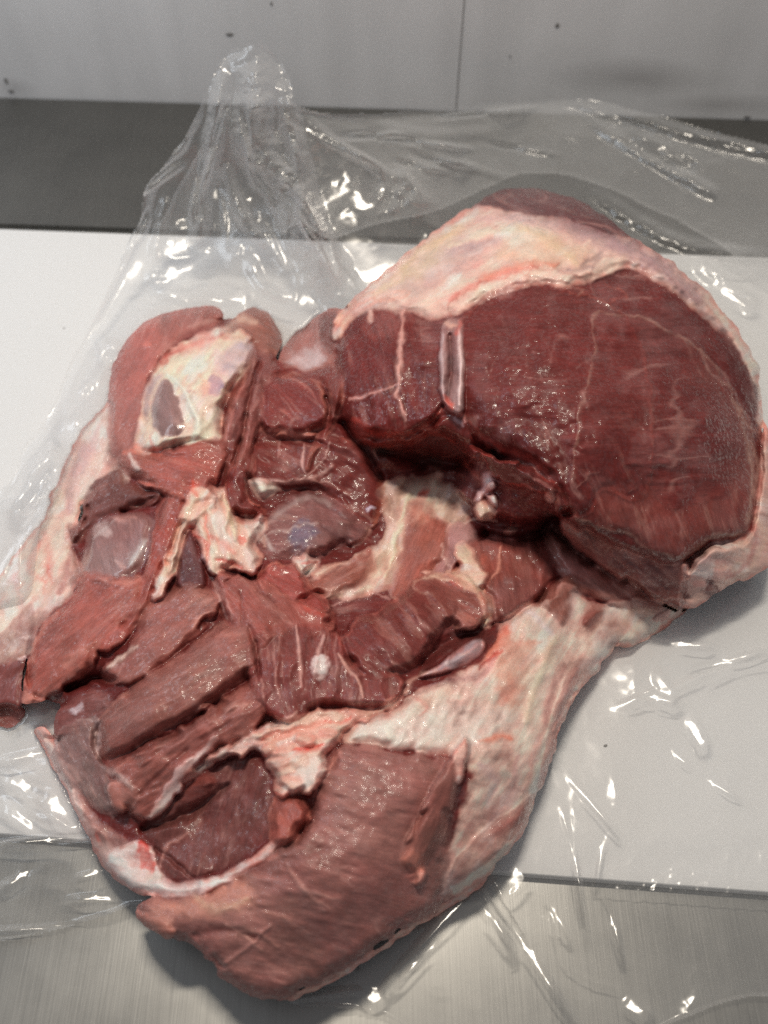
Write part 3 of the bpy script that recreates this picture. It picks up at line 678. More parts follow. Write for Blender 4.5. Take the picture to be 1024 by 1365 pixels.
# purple membrane-covered muscle
lobe('muscle', (128,88,86), [(340,715),(352,690),(380,664),(415,655),(450,664),(480,684),(492,705),(478,722),(445,732),(425,745),(395,742),(362,748),(345,735)], lift=3, r=18, A=9, fib=15, n=1.6, dome=2, mar=0.2, pit=0.4, jit=4,
  paint=[G((100,88,108),[(386,702),(410,696),(425,705),(418,720),(395,732),(384,720)],6,0.75), S((180,166,160),5,[(356,700),(380,676),(410,662),(440,672)],0.4,0.5), S((186,176,172),4,[(350,712),(362,735)],0.6,0.6),
         S((200,180,172),2.5,[(345,716),(372,708),(400,700),(425,696)],0.4,0.6), S((80,50,54),5,[(430,700),(450,715),(470,720)],0.5,-1), S((84,50,52),3,[(420,668),(450,684),(475,704)],0.5,-1.0)])
lobe('sinew', (226,210,200), [(388,744),(402,738),(412,728),(414,742),(428,746),(424,762),(408,770),(396,760)], lift=5, r=6, A=4, n=0.6, jit=2, step=1.6, mat=FAT, paint=[S(BLOOD,3,[(402,752),(425,750)],0.6)])
lobe('sinew', (224,196,176), [(415,762),(435,752),(465,748),(455,756),(438,764),(422,772)], lift=5, r=5, A=4, n=0.5, jit=2, step=1.6, mat=FAT)
# dark red flap and the muscle below
lobe('muscle', (122,62,58), [(338,590),(360,576),(400,578),(432,574),(468,588),(490,606),(506,632),(516,660),(508,690),(494,704),(476,690),(440,664),(405,652),(370,656),(344,645),(326,622)],
  lift=2, r=18, A=9, fib=30, n=1.4, mar=0.28, rim=((176,92,78),4,0.35),
  paint=[S((210,166,156),2,[(405,590),(403,615),(408,630)],0.7,0.6,1), S((206,160,150),2,[(372,585),(370,610)],0.5,0.5), S((176,96,74),6,[(508,640),(512,675),(500,695)],0.6), G((206,196,212),[(490,676),(498,671),(503,676),(496,682),(491,684)],2,0.9,1),
         S((206,166,156),3,[(345,640),(390,642),(430,632),(445,620)],0.5,0.8), S((76,36,38),3,[(395,650),(430,648),(470,672)],0.5,-1.4), S((200,160,150),1.6,[(440,590),(430,615),(400,640)],0.5,0.5)])
lobe('muscle', (124,62,58), [(346,520),(358,498),(385,494),(415,500),(432,520),(436,548),(432,570),(408,584),(380,582),(352,580),(342,562)], lift=6, r=15, A=9, fib=40, n=1.1, mar=0.15, jit=3, dome=1,
  rim=((186,112,96),6,0.5), paint=[S((200,140,126),4,[(345,576),(370,574),(395,580),(425,572)],0.7,1.2), S((186,110,100),3,[(375,545),(390,560)],0.4), S((190,120,110),2,[(365,503),(400,508),(425,535)],0.4)])
lobe('muscle', (128,66,60), [(412,500),(440,482),(458,500),(458,540),(448,568),(430,590),(414,624),(404,620),(420,585),(434,560),(436,525)], lift=6, r=9, A=6, fib=105, n=1.3, step=2, mar=0.3, rim=((190,120,106),4,0.4))
lobe('muscle', (124,64,60), [(344,492),(362,478),(390,486),(420,492),(450,484),(462,500),(445,515),(415,506),(385,500),(358,512),(346,510)], lift=3, r=9, A=6, fib=10, n=1.2, step=2, rim=((190,130,116),3,0.4))

# --- left upper lobe
lobe('fat_cover', (214,190,176), [(60,680),(85,620),(108,578),(135,545),(150,540),(175,580),(180,620),(165,650),(125,660),(105,690),(92,730),(60,740),(45,720)], lift=-5, r=22, A=14, fib=-60, n=1.0, mar=0,
  paint=[S((160,130,134),9,[(112,590),(98,640),(92,680)],0.5), S((226,160,140),8,[(150,560),(155,610),(140,635)],0.5), S((186,160,160),6,[(130,570),(110,630)],0.5)])
lobe('muscle', (158,100,92), [(146,600),(142,545),(148,495),(165,455),(190,430),(225,416),(265,407),(288,406),(299,416),(296,430),(268,444),(238,458),(214,480),(196,515),(188,560),(186,604),(166,610)],
  lift=0, r=22, A=13, fib=-62, n=0.7, jit=2, mar=0.06,
  paint=[G((120,78,74),[(215,425),(250,412),(285,406),(299,418),(280,428),(240,440),(222,450)],8,0.35), S((205,120,110),5,[(192,460),(200,458)],0.7,1.4), S((176,110,100),9,[(156,560),(168,600)],0.4), S((190,150,140),4,[(250,436),(285,428)],0.5)])
lobe('fat', (226,202,178), [(178,604),(184,560),(192,520),(208,484),(240,458),(272,442),(300,434),(330,442),(342,462),(336,490),(318,510),(300,545),(296,585),(262,592),(225,600),(195,608)],
  lift=4, r=18, A=9, fib=-50, n=1.7, jit=3, dome=3,
  paint=[K_(16,5,[(218,520),(226,550),(230,575)]), S((190,100,90),7,[(222,474),(250,464),(280,450),(300,444)],0.75,1.4), G(BLOOD,[(212,478),(218,470),(224,476),(222,484),(215,485)],3,0.6), G((186,172,178),[(282,478),(310,455),(335,455),(338,475),(318,500),(300,505)],9,0.75),
         G((112,104,136),[(278,510),(285,502),(296,508),(296,520),(286,526),(278,522)],3.5,0.8), S((220,150,130),7,[(268,500),(275,525)],0.5), S((176,158,158),7,[(214,500),(198,522),(194,550)],0.7), S((240,220,204),5,[(224,498),(244,516),(258,548),(264,572),(250,594),(224,600)],0.8,2.2), S((222,168,156),12,[(250,470),(300,450)],0.45), S((226,176,164),14,[(290,500),(280,540),(292,575)],0.45), S((150,130,126),2,[(248,520),(262,524)],0.6,-1),
         S((236,216,190),6,[(255,585),(280,560),(294,530)],0.5,1), S((222,130,112),7,[(180,595),(200,600),(230,602)],0.7), S((200,110,100),3,[(200,580),(208,600)],0.5), S((150,120,118),4,[(193,545),(195,560)],0.5,-1)])
lobe('muscle', (136,108,104), [(201,552),(206,524),(219,503),(234,512),(247,540),(256,562),(248,581),(226,592),(207,586)], lift=5, r=18, A=12, fib=60, n=0.2, jit=0.8, dome=3, soft=0.3, mat=MEMB, merge=0,
  rim=((176,150,146),3,0.5), label='smooth grey brown muscle showing through an oval opening in the fat')
lobe('muscle', (148,98,88), [(292,452),(300,432),(318,418),(342,410),(362,420),(374,440),(376,456),(366,478),(348,478),(335,456),(312,452)], lift=0, r=15, A=11, fib=30, n=0.9, mar=0.2, jit=2,
  paint=[S((210,180,160),7,[(300,436),(320,425),(340,430)],0.6), S((120,60,56),5,[(296,448),(318,450),(332,458)],0.8)])
lobe('muscle', (128,72,66), [(332,465),(345,470),(366,474),(368,500),(352,520),(348,560),(334,600),(318,640),(298,640),(292,610),(298,570),(304,530),(322,495)], lift=4, r=11, A=8, fib=105, n=1.4, mar=0.15, jit=3,
  paint=[S((80,38,38),4,[(346,480),(336,520),(326,570),(314,610)],0.6,-2), S((180,110,100),4,[(328,500),(312,540),(302,590)],0.5,0.8), S((196,130,118),3,[(336,540),(330,570),(325,600)],0.5,0.8)])
lobe('muscle', (132,72,66), [(330,520),(346,512),(354,540),(346,575),(336,600),(345,625),(330,640),(312,625),(318,590),(326,550)], lift=5, r=9, A=6, fib=100, n=1.4, step=2, mar=0.2, rim=((186,116,104),3,0.4))
lobe('muscle', (150,84,74), [(158,612),(170,598),(196,602),(235,598),(270,586),(296,580),(300,605),(292,640),(280,665),(258,672),(238,668),(210,655),(182,642),(165,632)], lift=5, r=14, A=9, fib=15, n=1.3, mar=0.12, jit=3,
  paint=[S((220,120,100),5,[(162,604),(190,598),(215,604)],0.7,1), S((220,206,196),3.5,[(174,606),(178,618),(182,626)],0.8,1), S((210,84,66),5,[(255,640),(262,656)],0.6), S((100,48,46),4,[(180,640),(205,652),(216,652)],0.6,-1.5)])
lobe('muscle', (116,72,66), [(112,660),(132,636),(160,624),(172,640),(198,650),(216,656),(208,672),(178,680),(150,684),(128,700),(110,722),(95,728),(87,715),(88,696),(108,692)], lift=0, r=14, A=9, fib=-35, n=0.9, jit=2,
  paint=[S((84,44,42),9,[(150,682),(178,668),(206,662)],0.5,-0.5), S((150,96,86),8,[(120,665),(140,645)],0.4)])
lobe('muscle', (140,106,102), [(104,770),(110,735),(118,708),(138,692),(170,682),(196,684),(206,700),(200,735),(182,765),(150,782),(118,785)], lift=1, r=16, A=9, fib=75, n=0.6, jit=2, mat=MEMB,
  paint=[G((196,176,170),[(126,700),(142,696),(150,712),(140,720),(126,714)],4,0.6), S((200,160,150),3,[(155,745),(165,755)],0.6), S((150,82,74),8,[(112,772),(150,770)],0.6), S((190,190,186),6,[(172,750),(188,732),(194,720)],0.7,0.6), S((200,150,140),5,[(150,690),(180,690)],0.5,0.8)])
# left flank
lobe('fat_cover', (226,196,180), [(-20,800),(5,760),(30,722),(58,690),(88,690),(98,730),(112,760),(90,800),(55,830),(40,870),(-10,890),(-30,860)], lift=-3, r=24, A=13, fib=-55, n=1.1, mar=0,
  paint=[S((218,140,126),9,[(60,710),(66,750),(60,790)],0.6), S((205,120,110),6,[(52,720),(40,760),(62,775)],0.5), S((200,96,84),4,[(64,755),(70,775)],0.5), S((190,150,142),7,[(20,770),(30,810),(20,850)],0.35), S((160,90,84),7,[(95,740),(80,790)],0.6)])
lobe('muscle', (126,74,70), [(-14,860),(10,835),(32,808),(44,804),(48,840),(36,880),(30,920),(28,945),(5,940),(-14,935)], lift=-3, r=14, A=9, fib=-60, n=0.9, jit=2, paint=[S((200,176,170),3,[(28,850),(40,846)],0.7,0.8), S((200,176,170),2.5,[(24,878),(36,874)],0.7,0.8)])
lobe('muscle', (130,78,72), [(-8,935),(12,938),(32,944),(28,962),(10,970),(-8,966)], lift=-14, r=10, A=7, n=0.8, jit=2)
lobe('muscle', (156,90,80), [(36,885),(45,850),(66,822),(96,790),(110,762),(150,766),(190,770),(198,790),(182,820),(150,842),(134,868),(128,890),(100,908),(70,925),(42,940),(28,936),(32,910)], lift=3, r=16, A=10, fib=-40, n=1.3, mar=0.15, jit=3,
  paint=[S((220,140,120),5,[(40,880),(55,840),(80,812)],0.6,1), S((110,56,52),5,[(120,775),(160,782)],0.5,-1.5), S((200,140,126),6,[(85,890),(105,870),(125,860)],0.4), G((220,150,134),[(28,930),(36,922),(44,928),(38,940),(30,940)],4,0.7)])
lobe('muscle', (150,78,68), [(206,690),(216,668),(238,650),(252,654),(250,680),(232,715),(220,760),(206,800),(182,838),(150,866),(130,866),(140,845),(164,825),(186,780),(200,735)], lift=4, r=11, A=8, fib=-62, n=1.1, mar=0.1, step=2, jit=2,
  rim=((190,100,86),3,0.4))
lobe('fat_cord', (228,190,168), [(238,690),(248,664),(262,648),(278,652),(290,668),(282,692),(262,702),(252,715),(244,745),(230,775),(214,800),(202,800),(208,775),(222,735)], lift=7, r=12, A=8, fib=-65, n=1.1, strands=0.9, jit=3,
  paint=[S((214,96,80),5,[(255,655),(262,662)],0.7), S((200,80,66),2.5,[(252,700),(258,704)],0.7,-1), S((206,196,190),4,[(238,668),(244,675)],0.5,0.5), S((196,120,100),2,[(225,735),(235,738)],0.5,-0.6)])
lobe('fat', (230,182,164), [(268,668),(282,650),(300,646),(308,668),(318,690),(335,694),(352,688),(358,704),(345,720),(352,745),(336,765),(308,762),(285,768),(272,748),(262,720),(256,706)], lift=6, r=13, A=8, fib=72, n=1.5, strands=1.1, jit=4,
  paint=[S((180,56,46),3.5,[(258,712),(270,722),(278,730)],0.7,-0.8), S((180,56,46),3.5,[(288,745),(305,750),(322,756)],0.8,-1.2), S((206,100,88),7,[(280,715),(300,725),(312,735)],0.5), G((210,96,84),[(318,716),(328,715),(330,724),(320,728)],2.5,0.6,-0.5),
         S((226,206,204),8,[(330,735),(340,760)],0.5), S((210,196,204),5,[(265,735),(272,752)],0.6), S((200,110,96),2.5,[(272,672),(274,700),(278,730),(276,760)],0.6,-1.2), S((236,204,170),4,[(300,665),(310,700),(312,720)],0.6,1.2), S((205,150,120),3,[(320,690),(318,712)],0.5,-0.8)])
lobe('sinew', (230,220,204), [(330,640),(345,634),(360,640),(378,650),(368,660),(352,666),(340,660)], lift=3, r=6, A=4, n=0.5, jit=2, step=1.8, mat=FAT)
lobe('muscle', (122,58,54), [(300,632),(318,620),(328,636),(334,662),(348,672),(356,684),(338,690),(318,688),(304,668)], lift=7, r=10, A=7, fib=70, n=1.3, step=2, rim=((200,110,96),3,0.5), mar=0.15)
lobe('muscle', (98,66,68), [(236,760),(246,725),(252,706),(262,728),(270,750),(272,780),(250,786),(234,778)], lift=1, r=9, A=6, fib=70, n=0.9, step=2, jit=2)
lobe('muscle', (146,92,84), [(190,805),(225,785),(258,776),(284,786),(292,806),(282,828),(262,850),(225,882),(190,905),(160,912),(134,905),(140,884),(168,868),(182,838)], lift=2, r=14, A=9, fib=-38, n=1.0, mar=0.12, jit=2,
  paint=[S((214,190,176),5,[(145,888),(165,872),(182,862)],0.75,1.2), S((206,150,136),4,[(255,842),(262,828),(278,815)],0.6,0.8), G((70,24,22),[(262,838),(268,828),(278,826),(276,836),(266,842)],2.5,0.9,-4), S((100,54,50),5,[(180,840),(200,830)],0.5,-1)])
# the long clean-cut bar
lobe('muscle', (140,90,82), [(128,962),(152,934),(190,904),(232,876),(272,846),(300,828),(328,830),(342,860),(338,895),(300,925),(262,955),(215,978),(172,1004),(140,1012),(130,992)], lift=6, r=12, A=11, fib=-30, n=0.7, mar=0.08, jit=2, dome=2,
  rim=((190,130,118),4,0.45), paint=[S((110,60,56),12,[(250,958),(300,925),(335,895)],0.4), S((176,110,100),6,[(290,850),(320,845)],0.4)])
lobe('muscle', (146,84,76), [(284,775),(305,764),(335,772),(362,776),(385,795),(418,798),(446,815),(448,832),(425,850),(385,855),(350,868),(330,850),(305,835),(290,810)], lift=6, r=12, A=8, fib=50, n=1.7, mar=0.12, jit=4,
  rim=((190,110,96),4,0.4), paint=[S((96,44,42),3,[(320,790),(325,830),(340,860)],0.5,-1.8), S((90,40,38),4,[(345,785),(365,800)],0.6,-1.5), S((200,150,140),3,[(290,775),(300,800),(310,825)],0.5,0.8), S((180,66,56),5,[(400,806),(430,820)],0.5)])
lobe('muscle', (150,76,70), [(340,760),(365,750),(395,755),(410,772),(440,806),(430,815),(395,805),(365,790),(345,778)], lift=6, r=9, A=6, fib=30, n=1.6, step=2, jit=3, rim=((200,120,104),3,0.5), mar=0.15)
lobe('muscle', (124,68,64), [(330,850),(352,838),(385,830),(420,832),(448,838),(462,862),(480,885),(520,895),(538,908),(520,940),(480,948),(430,945),(385,962),(352,950),(336,920)], lift=8, r=16, A=11, fib=82, n=1.3, mar=0.2, corr=(12,30,1.5), jit=3, dome=1,
  rim=((186,84,74),6,0.35),
  paint=[S((212,166,156),2.5,[(395,832),(398,870),(402,915)],0.65,0.6,1), S((212,170,160),2.5,[(432,846),(425,868),(420,890)],0.6,0.6,1), G((226,204,198),[(418,880),(428,874),(436,884),(434,902),(424,906),(418,896)],3.5,0.9,1.6),
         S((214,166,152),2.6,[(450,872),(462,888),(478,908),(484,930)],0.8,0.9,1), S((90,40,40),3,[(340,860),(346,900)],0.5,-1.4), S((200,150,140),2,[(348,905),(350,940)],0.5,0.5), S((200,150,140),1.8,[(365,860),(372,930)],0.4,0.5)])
lobe('muscle', (120,64,60), [(452,862),(462,838),(490,818),(520,800),(545,778),(580,770),(608,785),(622,812),(608,832),(592,842),(575,866),(556,890),(530,900),(500,905),(475,895),(460,880)], lift=10, r=17, A=12, fib=48, n=1.3, mar=0.15, corr=(-38,34,1.7), jit=3, dome=2,
  rim=((180,96,86),5,0.35), paint=[S((84,38,38),4,[(460,850),(470,880),(490,900)],0.5,-1.4), S((200,150,140),2.5,[(520,880),(545,895)],0.5,0.5)])
lobe('muscle', (140,84,76), [(548,782),(562,766),(590,762),(620,772),(645,795),(650,820),(632,838),(606,840),(596,822),(580,800)], lift=8, r=10, A=7, fib=30, n=1.3, step=2, jit=3, rim=((210,160,140),4,0.5),
  paint=[S((214,180,156),5,[(565,768),(595,770),(620,785)],0.6,0.8), S((170,60,50),5,[(600,775),(615,785)],0.6), S((176,110,96),6,[(610,820),(630,826)],0.5)])
lobe('fat', (222,182,156), [(590,760),(610,756),(635,764),(650,782),(660,800),(655,835),(640,838),(642,810),(628,790),(605,778)], lift=9, r=8, A=6, n=1.2, step=2, jit=3, paint=[S((210,120,104),4,[(640,790),(650,820)],0.6)])
lobe('muscle', (98,58,56), [(560,895),(580,862),(610,838),(650,835),(662,850),(640,872),(600,892),(570,905)], lift=-2, r=12, A=7, fib=-35, n=1.0)
lobe('cartilage', (176,158,162), [(556,902),(580,888),(606,868),(628,852),(644,852),(648,862),(632,880),(606,892),(580,900)], lift=3, r=10, A=6, n=0.3, jit=1, mat=MEMB, fib=-35)
# right middle
lobe('muscle', (140,80,72), [(622,725),(645,714),(680,716),(712,712),(730,735),(740,765),(728,790),(705,812),(680,830),(658,834),(652,805),(640,780),(622,755)], lift=2, r=16, A=10, fib=80, n=1.0, mar=0.1, jit=3,
  paint=[S((214,184,160),8,[(612,722),(628,745),(640,770)],0.8,1), S((214,150,130),3,[(668,730),(664,760),(655,772)],0.6,0.7), G((110,72,72),[(645,795),(665,775),(700,770),(725,785),(700,815),(665,830)],8,0.4), S((176,90,76),10,[(645,745),(650,770)],0.5)])
lobe('fat', (226,200,174), [(604,728),(615,720),(630,728),(640,750),(652,768),(640,780),(618,776),(590,772),(560,764),(575,758),(610,762)], lift=6, r=8, A=5, n=1.0, step=2, jit=3)
lobe('muscle', (136,86,76), [(716,808),(728,786),(755,768),(772,775),(768,800),(764,830),(750,842),(735,832)], lift=3, r=8, A=6, fib=70, n=0.7, step=2, jit=2)
lobe('muscle', (140,88,80), [(770,834),(775,815),(795,802),(812,808),(806,826),(788,842),(776,842)], lift=3, r=8, A=5, fib=-40, n=0.7, step=2, jit=2)

# --- the broad fat side at the right
lobe('fat_cover', (238,206,190), [(660,850),(668,828),(700,800),(730,800),(755,775),(790,800),(830,800),(870,795),(905,800),(925,808),(885,838),(850,860),(824,862),(800,890),(775,920),(755,955),(738,1005),(718,1060),
  (700,1108),(665,1152),(620,1188),(585,1200),(582,1165),(600,1110),(622,1040),(612,1012),(560,1004),(500,994),(455,990),(470,965),(520,945),(555,920),(600,900),(640,880)],
  lift=-1, r=26, A=15, fib=-58, n=1.2, mar=0, var=0.06, jit=3, strands=0.2,
  paint=[S((214,110,92),9,[(650,872),(668,850),(678,835)],0.75,1), G((218,136,112),[(650,850),(690,850),(715,880),(695,930),(675,955),(660,905),(645,880)],12,0.55), S((206,70,58),3,[(640,890),(668,868)],0.6,-1.5),
         G((226,214,202),[(480,970),(540,950),(610,940),(690,955),(640,990),(560,998),(490,990)],14,0.75), S((218,130,104),6,[(640,990),(665,982),(685,985)],0.7,0.8), S((170,120,116),8,[(752,890),(735,925),(728,965)],0.6), 
         S((176,130,124),7,[(740,905),(730,950),(715,1000),(700,1055)],0.5), S((206,166,160),10,[(690,1010),(680,1060),(655,1090)],0.6), 
         S((222,196,192),8,[(640,1020),(660,1040),(650,1075)],0.6), S((220,150,136),4,[(545,925),(570,940),(560,955)],0.6,0.8), S((190,140,140),6,[(600,905),(640,900),(660,880)],0.5,-0.8), S((170,160,166),4,[(560,912),(600,905)],0.6),
         S((222,206,206),6,[(700,815),(712,820),(735,845)],0.6), S((200,150,130),8,[(770,840),(820,830),(850,845)],0.35), S((210,170,140),6,[(840,815),(880,810)],0.5,0.8), S((236,206,176),9,[(740,850),(720,900),(700,960)],0.5,1.5),
         S((196,150,130),5,[(700,860),(720,855)],0.5), S((160,110,105),8,[(720,880),(745,860)],0.25)])
lobe('muscle', (142,92,86), [(596,1176),(604,1150),(630,1120),(662,1092),(694,1070),(712,1056),(708,1084),(694,1108),(664,1138),(628,1166),(604,1182)], lift=1, r=14, A=8, fib=-40, n=0.5, jit=2, merge=2, mar=0.1)
lobe('muscle', (150,100,94), [(722,1010),(734,960),(748,915),(764,888),(774,896),(764,920),(752,950),(742,990),(730,1030),(718,1050)], lift=0.5, r=14, A=8, fib=-62, n=0.5, jit=2, merge=2, mar=0.1)
# pink fat lumps in the middle
lobe('fat', (226,176,158), [(302,1004),(320,985),(345,968),(380,956),(420,946),(465,944),(500,938),(525,930),(545,926),(525,948),(490,960),(470,975),(455,990),(440,1005),(430,1035),(415,1058),(392,1062),(370,1055),(356,1025),(345,1005),(320,1006)],
  lift=6, r=14, A=9, fib=-15, n=2.2, strands=0.9, jit=5,
  paint=[S((204,66,56),4,[(390,1000),(410,998),(432,992)],0.75,-0.8), S((214,120,104),6,[(365,985),(400,972),(440,960)],0.5,-0.6), G((226,206,196),[(395,1030),(410,1010),(440,1005),(430,1030),(415,1050),(400,1050)],6,0.7), S((206,84,70),3,[(350,985),(370,975)],0.6,-1),
         S((206,90,76),2.5,[(430,960),(455,962),(470,955)],0.6,-1), S((236,190,172),5,[(340,985),(380,965),(430,950)],0.6,1.4), S((150,120,116),5,[(310,1002),(335,990),(355,995)],0.5)])
for k_, (cx_, cy_, rx_, ry_) in enumerate(((372,1012,15,17),(388,1042,16,15),(360,1000,13,12),(400,1012,12,13),(378,1052,12,10),(408,985,14,10),(438,978,14,9))):
    lobe('fat_lump', (228,168,150), [(cx_ + rx_ * math.cos(t_), cy_ + ry_ * math.sin(t_)) for t_ in np.arange(8) / 8 * 6.283], lift=8 + (k_ % 3), r=13, A=9, n=0.8, step=2, jit=3,
         paint=[S((206,80,68),3,[(cx_ - rx_, cy_ + 5), (cx_, cy_ + ry_)],0.5)])
# --- lower left
lobe('muscle', (128,82,78), [(70,968),(78,945),(102,924),(128,918),(148,928),(150,950),(130,972),(95,980),(72,985)], lift=0, r=14, A=9, fib=-10, n=0.8, jit=2, paint=[G((200,186,190),[(94,944),(104,940),(110,946),(104,952),(95,950)],3,0.7,1)])
lobe('muscle', (140,112,108), [(70,1000),(78,972),(105,958),(132,958),(134,985),(136,1012),(150,1035),(160,1075),(150,1092),(120,1072),(95,1050),(76,1025)], lift=0, r=15, A=9, fib=60, n=1.2, mar=0.3, jit=3,
  paint=[S((206,190,184),4,[(74,1000),(82,965),(125,960)],0.6,0.8), S((110,72,70),10,[(115,985),(130,1020),(140,1060)],0.6), S((196,160,150),5,[(90,1020),(105,1040)],0.5), S((186,170,166),4,[(128,955),(130,985),(128,1000)],0.7,1)])
lobe('muscle', (142,88,80), [(136,1014),(175,1004),(215,982),(255,962),(295,935),(335,905),(352,925),(356,955),(330,985),(290,1010),(255,1040),(225,1075),(200,1096),(178,1090),(162,1070),(146,1040)], lift=4, r=13, A=9, fib=-35, n=1.7, mar=0.12, jit=4,
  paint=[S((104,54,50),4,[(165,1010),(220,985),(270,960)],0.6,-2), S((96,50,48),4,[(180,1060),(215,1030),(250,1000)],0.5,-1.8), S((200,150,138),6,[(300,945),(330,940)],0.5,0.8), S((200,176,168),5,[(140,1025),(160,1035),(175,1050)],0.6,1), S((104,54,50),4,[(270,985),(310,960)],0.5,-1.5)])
lobe('muscle', (156,104,94), [(142,1045),(158,1040),(178,1050),(186,1064),(176,1078),(160,1084),(146,1072)], lift=6, r=10, A=7, fib=20, n=0.8, step=2, jit=2, rim=((200,150,140),3,0.5))
lobe('muscle', (116,74,70), [(188,1104),(215,1080),(250,1050),(290,1022),(330,1006),(356,1020),(366,1055),(368,1095),(352,1122),(318,1148),(270,1168),(232,1172),(212,1160),(205,1130)], lift=-1, r=16, A=8, fib=105, n=1.1, mar=0.12, jit=2,
  paint=[S((84,46,44),10,[(200,1105),(240,1090),(270,1060)],0.35)])
lobe('tendon', (214,196,190), [(190,1092),(200,1078),(212,1062),(222,1045),(238,1020),(258,1004),(275,992),(285,980),(292,984),(284,1000),(265,1016),(248,1036),(240,1058),(225,1076),(205,1092)], lift=6, r=8, A=6, fib=-50, n=0.8, step=2, jit=3, mat=FAT,
  paint=[S((190,150,146),3,[(215,1055),(235,1035)],0.5), G((206,140,130),[(200,1055),(208,1050),(214,1058),(206,1066)],3,0.6)])
lobe('sinew', (196,176,166), [(245,1040),(258,1020),(285,1004),(318,990),(345,986),(352,994),(320,1004),(290,1016),(262,1034),(250,1046)], lift=5, r=7, A=5, fib=-30, n=1.4, step=2, jit=3, mat=FAT, paint=[S((110,80,76),3,[(262,1026),(300,1005)],0.6,-0.8)])
lobe('muscle', (130,76,70), [(240,1050),(262,1034),(282,1030),(292,1045),(275,1062),(255,1072),(240,1066)], lift=3, r=9, A=6, n=1.2, step=2, jit=2)
# outer wall of the lower left
lobe('fat_rim', (212,176,166), [(44,975),(60,968),(75,990),(92,1020),(118,1070),(150,1106),(190,1128),(208,1140),(212,1168),(196,1195),(168,1182),(140,1160),(118,1120),(100,1085),(80,1040),(58,1000)], lift=-3, r=14, A=11, fib=55, n=0.9, jit=2,
  paint=[G((150,104,98),[(100,1060),(128,1080),(160,1112),(185,1132),(160,1140),(135,1125),(112,1090)],8,0.8), S((196,80,70),3,[(128,1110),(133,1122)],0.6), S((226,206,196),5,[(60,985),(90,1045),(110,1090)],0.6)])
lobe('fat_rim', (234,216,210), [(140,1138),(165,1124),(186,1118),(205,1132),(212,1158),(235,1174),(270,1172),(305,1158),(340,1138),(366,1112),(378,1096),(388,1104),(370,1130),(340,1156),(300,1178),(255,1196),(205,1196),(172,1184),(150,1164)],
  lift=1, r=11, A=8, fib=15, n=0.9, step=2, jit=2,
  paint=[G((206,60,48),[(181,1120),(192,1122),(203,1136),(208,1156),(200,1160),(188,1150)],4,0.9,-0.6), S((214,140,126),7,[(330,1148),(360,1124),(378,1104)],0.6), S((206,96,80),5,[(320,1165),(350,1148)],0.6)])
lobe('muscle', (146,84,74), [(356,1100),(360,1070),(375,1058),(400,1060),(415,1075),(412,1095),(400,1108),(395,1122),(378,1130),(360,1124)], lift=5, r=10, A=7, fib=80, n=1.3, step=2, jit=3, rim=((214,140,120),4,0.5))
# --- bottom slab
lobe('muscle', (144,100,94), [(185,1205),(225,1192),(270,1186),(320,1162),(362,1136),(398,1112),(412,1085),(416,1052),(438,1010),(452,992),(480,990),(530,1002),(575,1008),(606,1012),(612,1045),(606,1095),(600,1140),(598,1180),(604,1196),
  (575,1218),(530,1246),(480,1280),(430,1310),(395,1326),(370,1333),(335,1324),(300,1306),(275,1284),(262,1262),(244,1250),(215,1244),(192,1230)], lift=1, r=30, A=18, fib=14, n=0.75, mar=0.10, jit=5, dome=4,
  paint=[G((196,140,122),[(200,1205),(260,1190),(320,1172),(345,1190),(330,1212),(280,1222),(230,1225)],12,0.6), S((206,180,150),6,[(255,1190),(290,1212),(330,1200)],0.4,0.6), S((100,58,56),7,[(260,1245),(310,1240),(340,1250)],0.5,-2), 
         S((196,150,136),2.5,[(300,1232),(330,1250),(350,1270)],0.5,0.8), S((200,150,138),2.5,[(380,1150),(405,1185),(440,1215)],0.5,0.6), S((196,150,138),2,[(395,1180),(430,1195),(450,1200)],0.4,0.5), S((110,64,60),12,[(330,1160),(380,1150),(430,1130)],0.4,-1.2),
         S((176,110,100),8,[(330,1155),(370,1140)],0.5), S((160,110,100),3,[(350,1215),(380,1225),(390,1240)],0.4,0.6), S((100,58,56),5,[(545,1120),(575,1070),(600,1025)],0.6,-2.5), S((190,140,130),4,[(290,1290),(330,1262),(360,1235)],0.3,1.2), S((170,120,110),3,[(320,1240),(345,1245),(370,1262)],0.4,1.2)])
lobe('fat_rim', (206,174,158), [(380,1330),(430,1306),(480,1278),(530,1244),(580,1212),(620,1184),(640,1168),(650,1172),(625,1196),(570,1228),(520,1262),(470,1296),(420,1322),(390,1334)], lift=-4, r=9, A=8, n=0.5, jit=2, step=2)
lobe('muscle', (142,94,86), [(604,1008),(610,1035),(604,1075),(594,1110),(580,1140),(568,1158),(566,1172),(556,1178),(548,1166),(536,1160),(530,1146),(542,1116),(560,1082),(580,1044)], lift=9, r=13, A=10, fib=110, n=0.7, step=2, jit=2,
  rim=((196,150,138),3,0.3), paint=[G((190,120,106),[(530,1148),(548,1130),(572,1150),(564,1172),(545,1166)],9,0.6)])
lobe('fat_strand', (214,156,140), [(541,1170),(552,1164),(562,1158),(568,1164),(566,1174),(556,1180),(546,1177),(552,1172)], lift=10, r=5, A=4, n=0.3, step=1.6, jit=1)
lobe('fat_strand', (224,180,166), [(604,1010),(612,990),(622,984),(624,1000),(620,1025),(612,1044),(604,1040)], lift=9, r=8, A=6, n=0.7, step=2, jit=2)
lobe('muscle', (168,116,104), [(180,1212),(196,1208),(212,1216),(230,1226),(236,1236),(230,1250),(215,1250),(196,1238),(182,1226)], lift=4, r=11, A=9, n=1.0, step=2, jit=3, rim=((206,150,136),3,0.4))

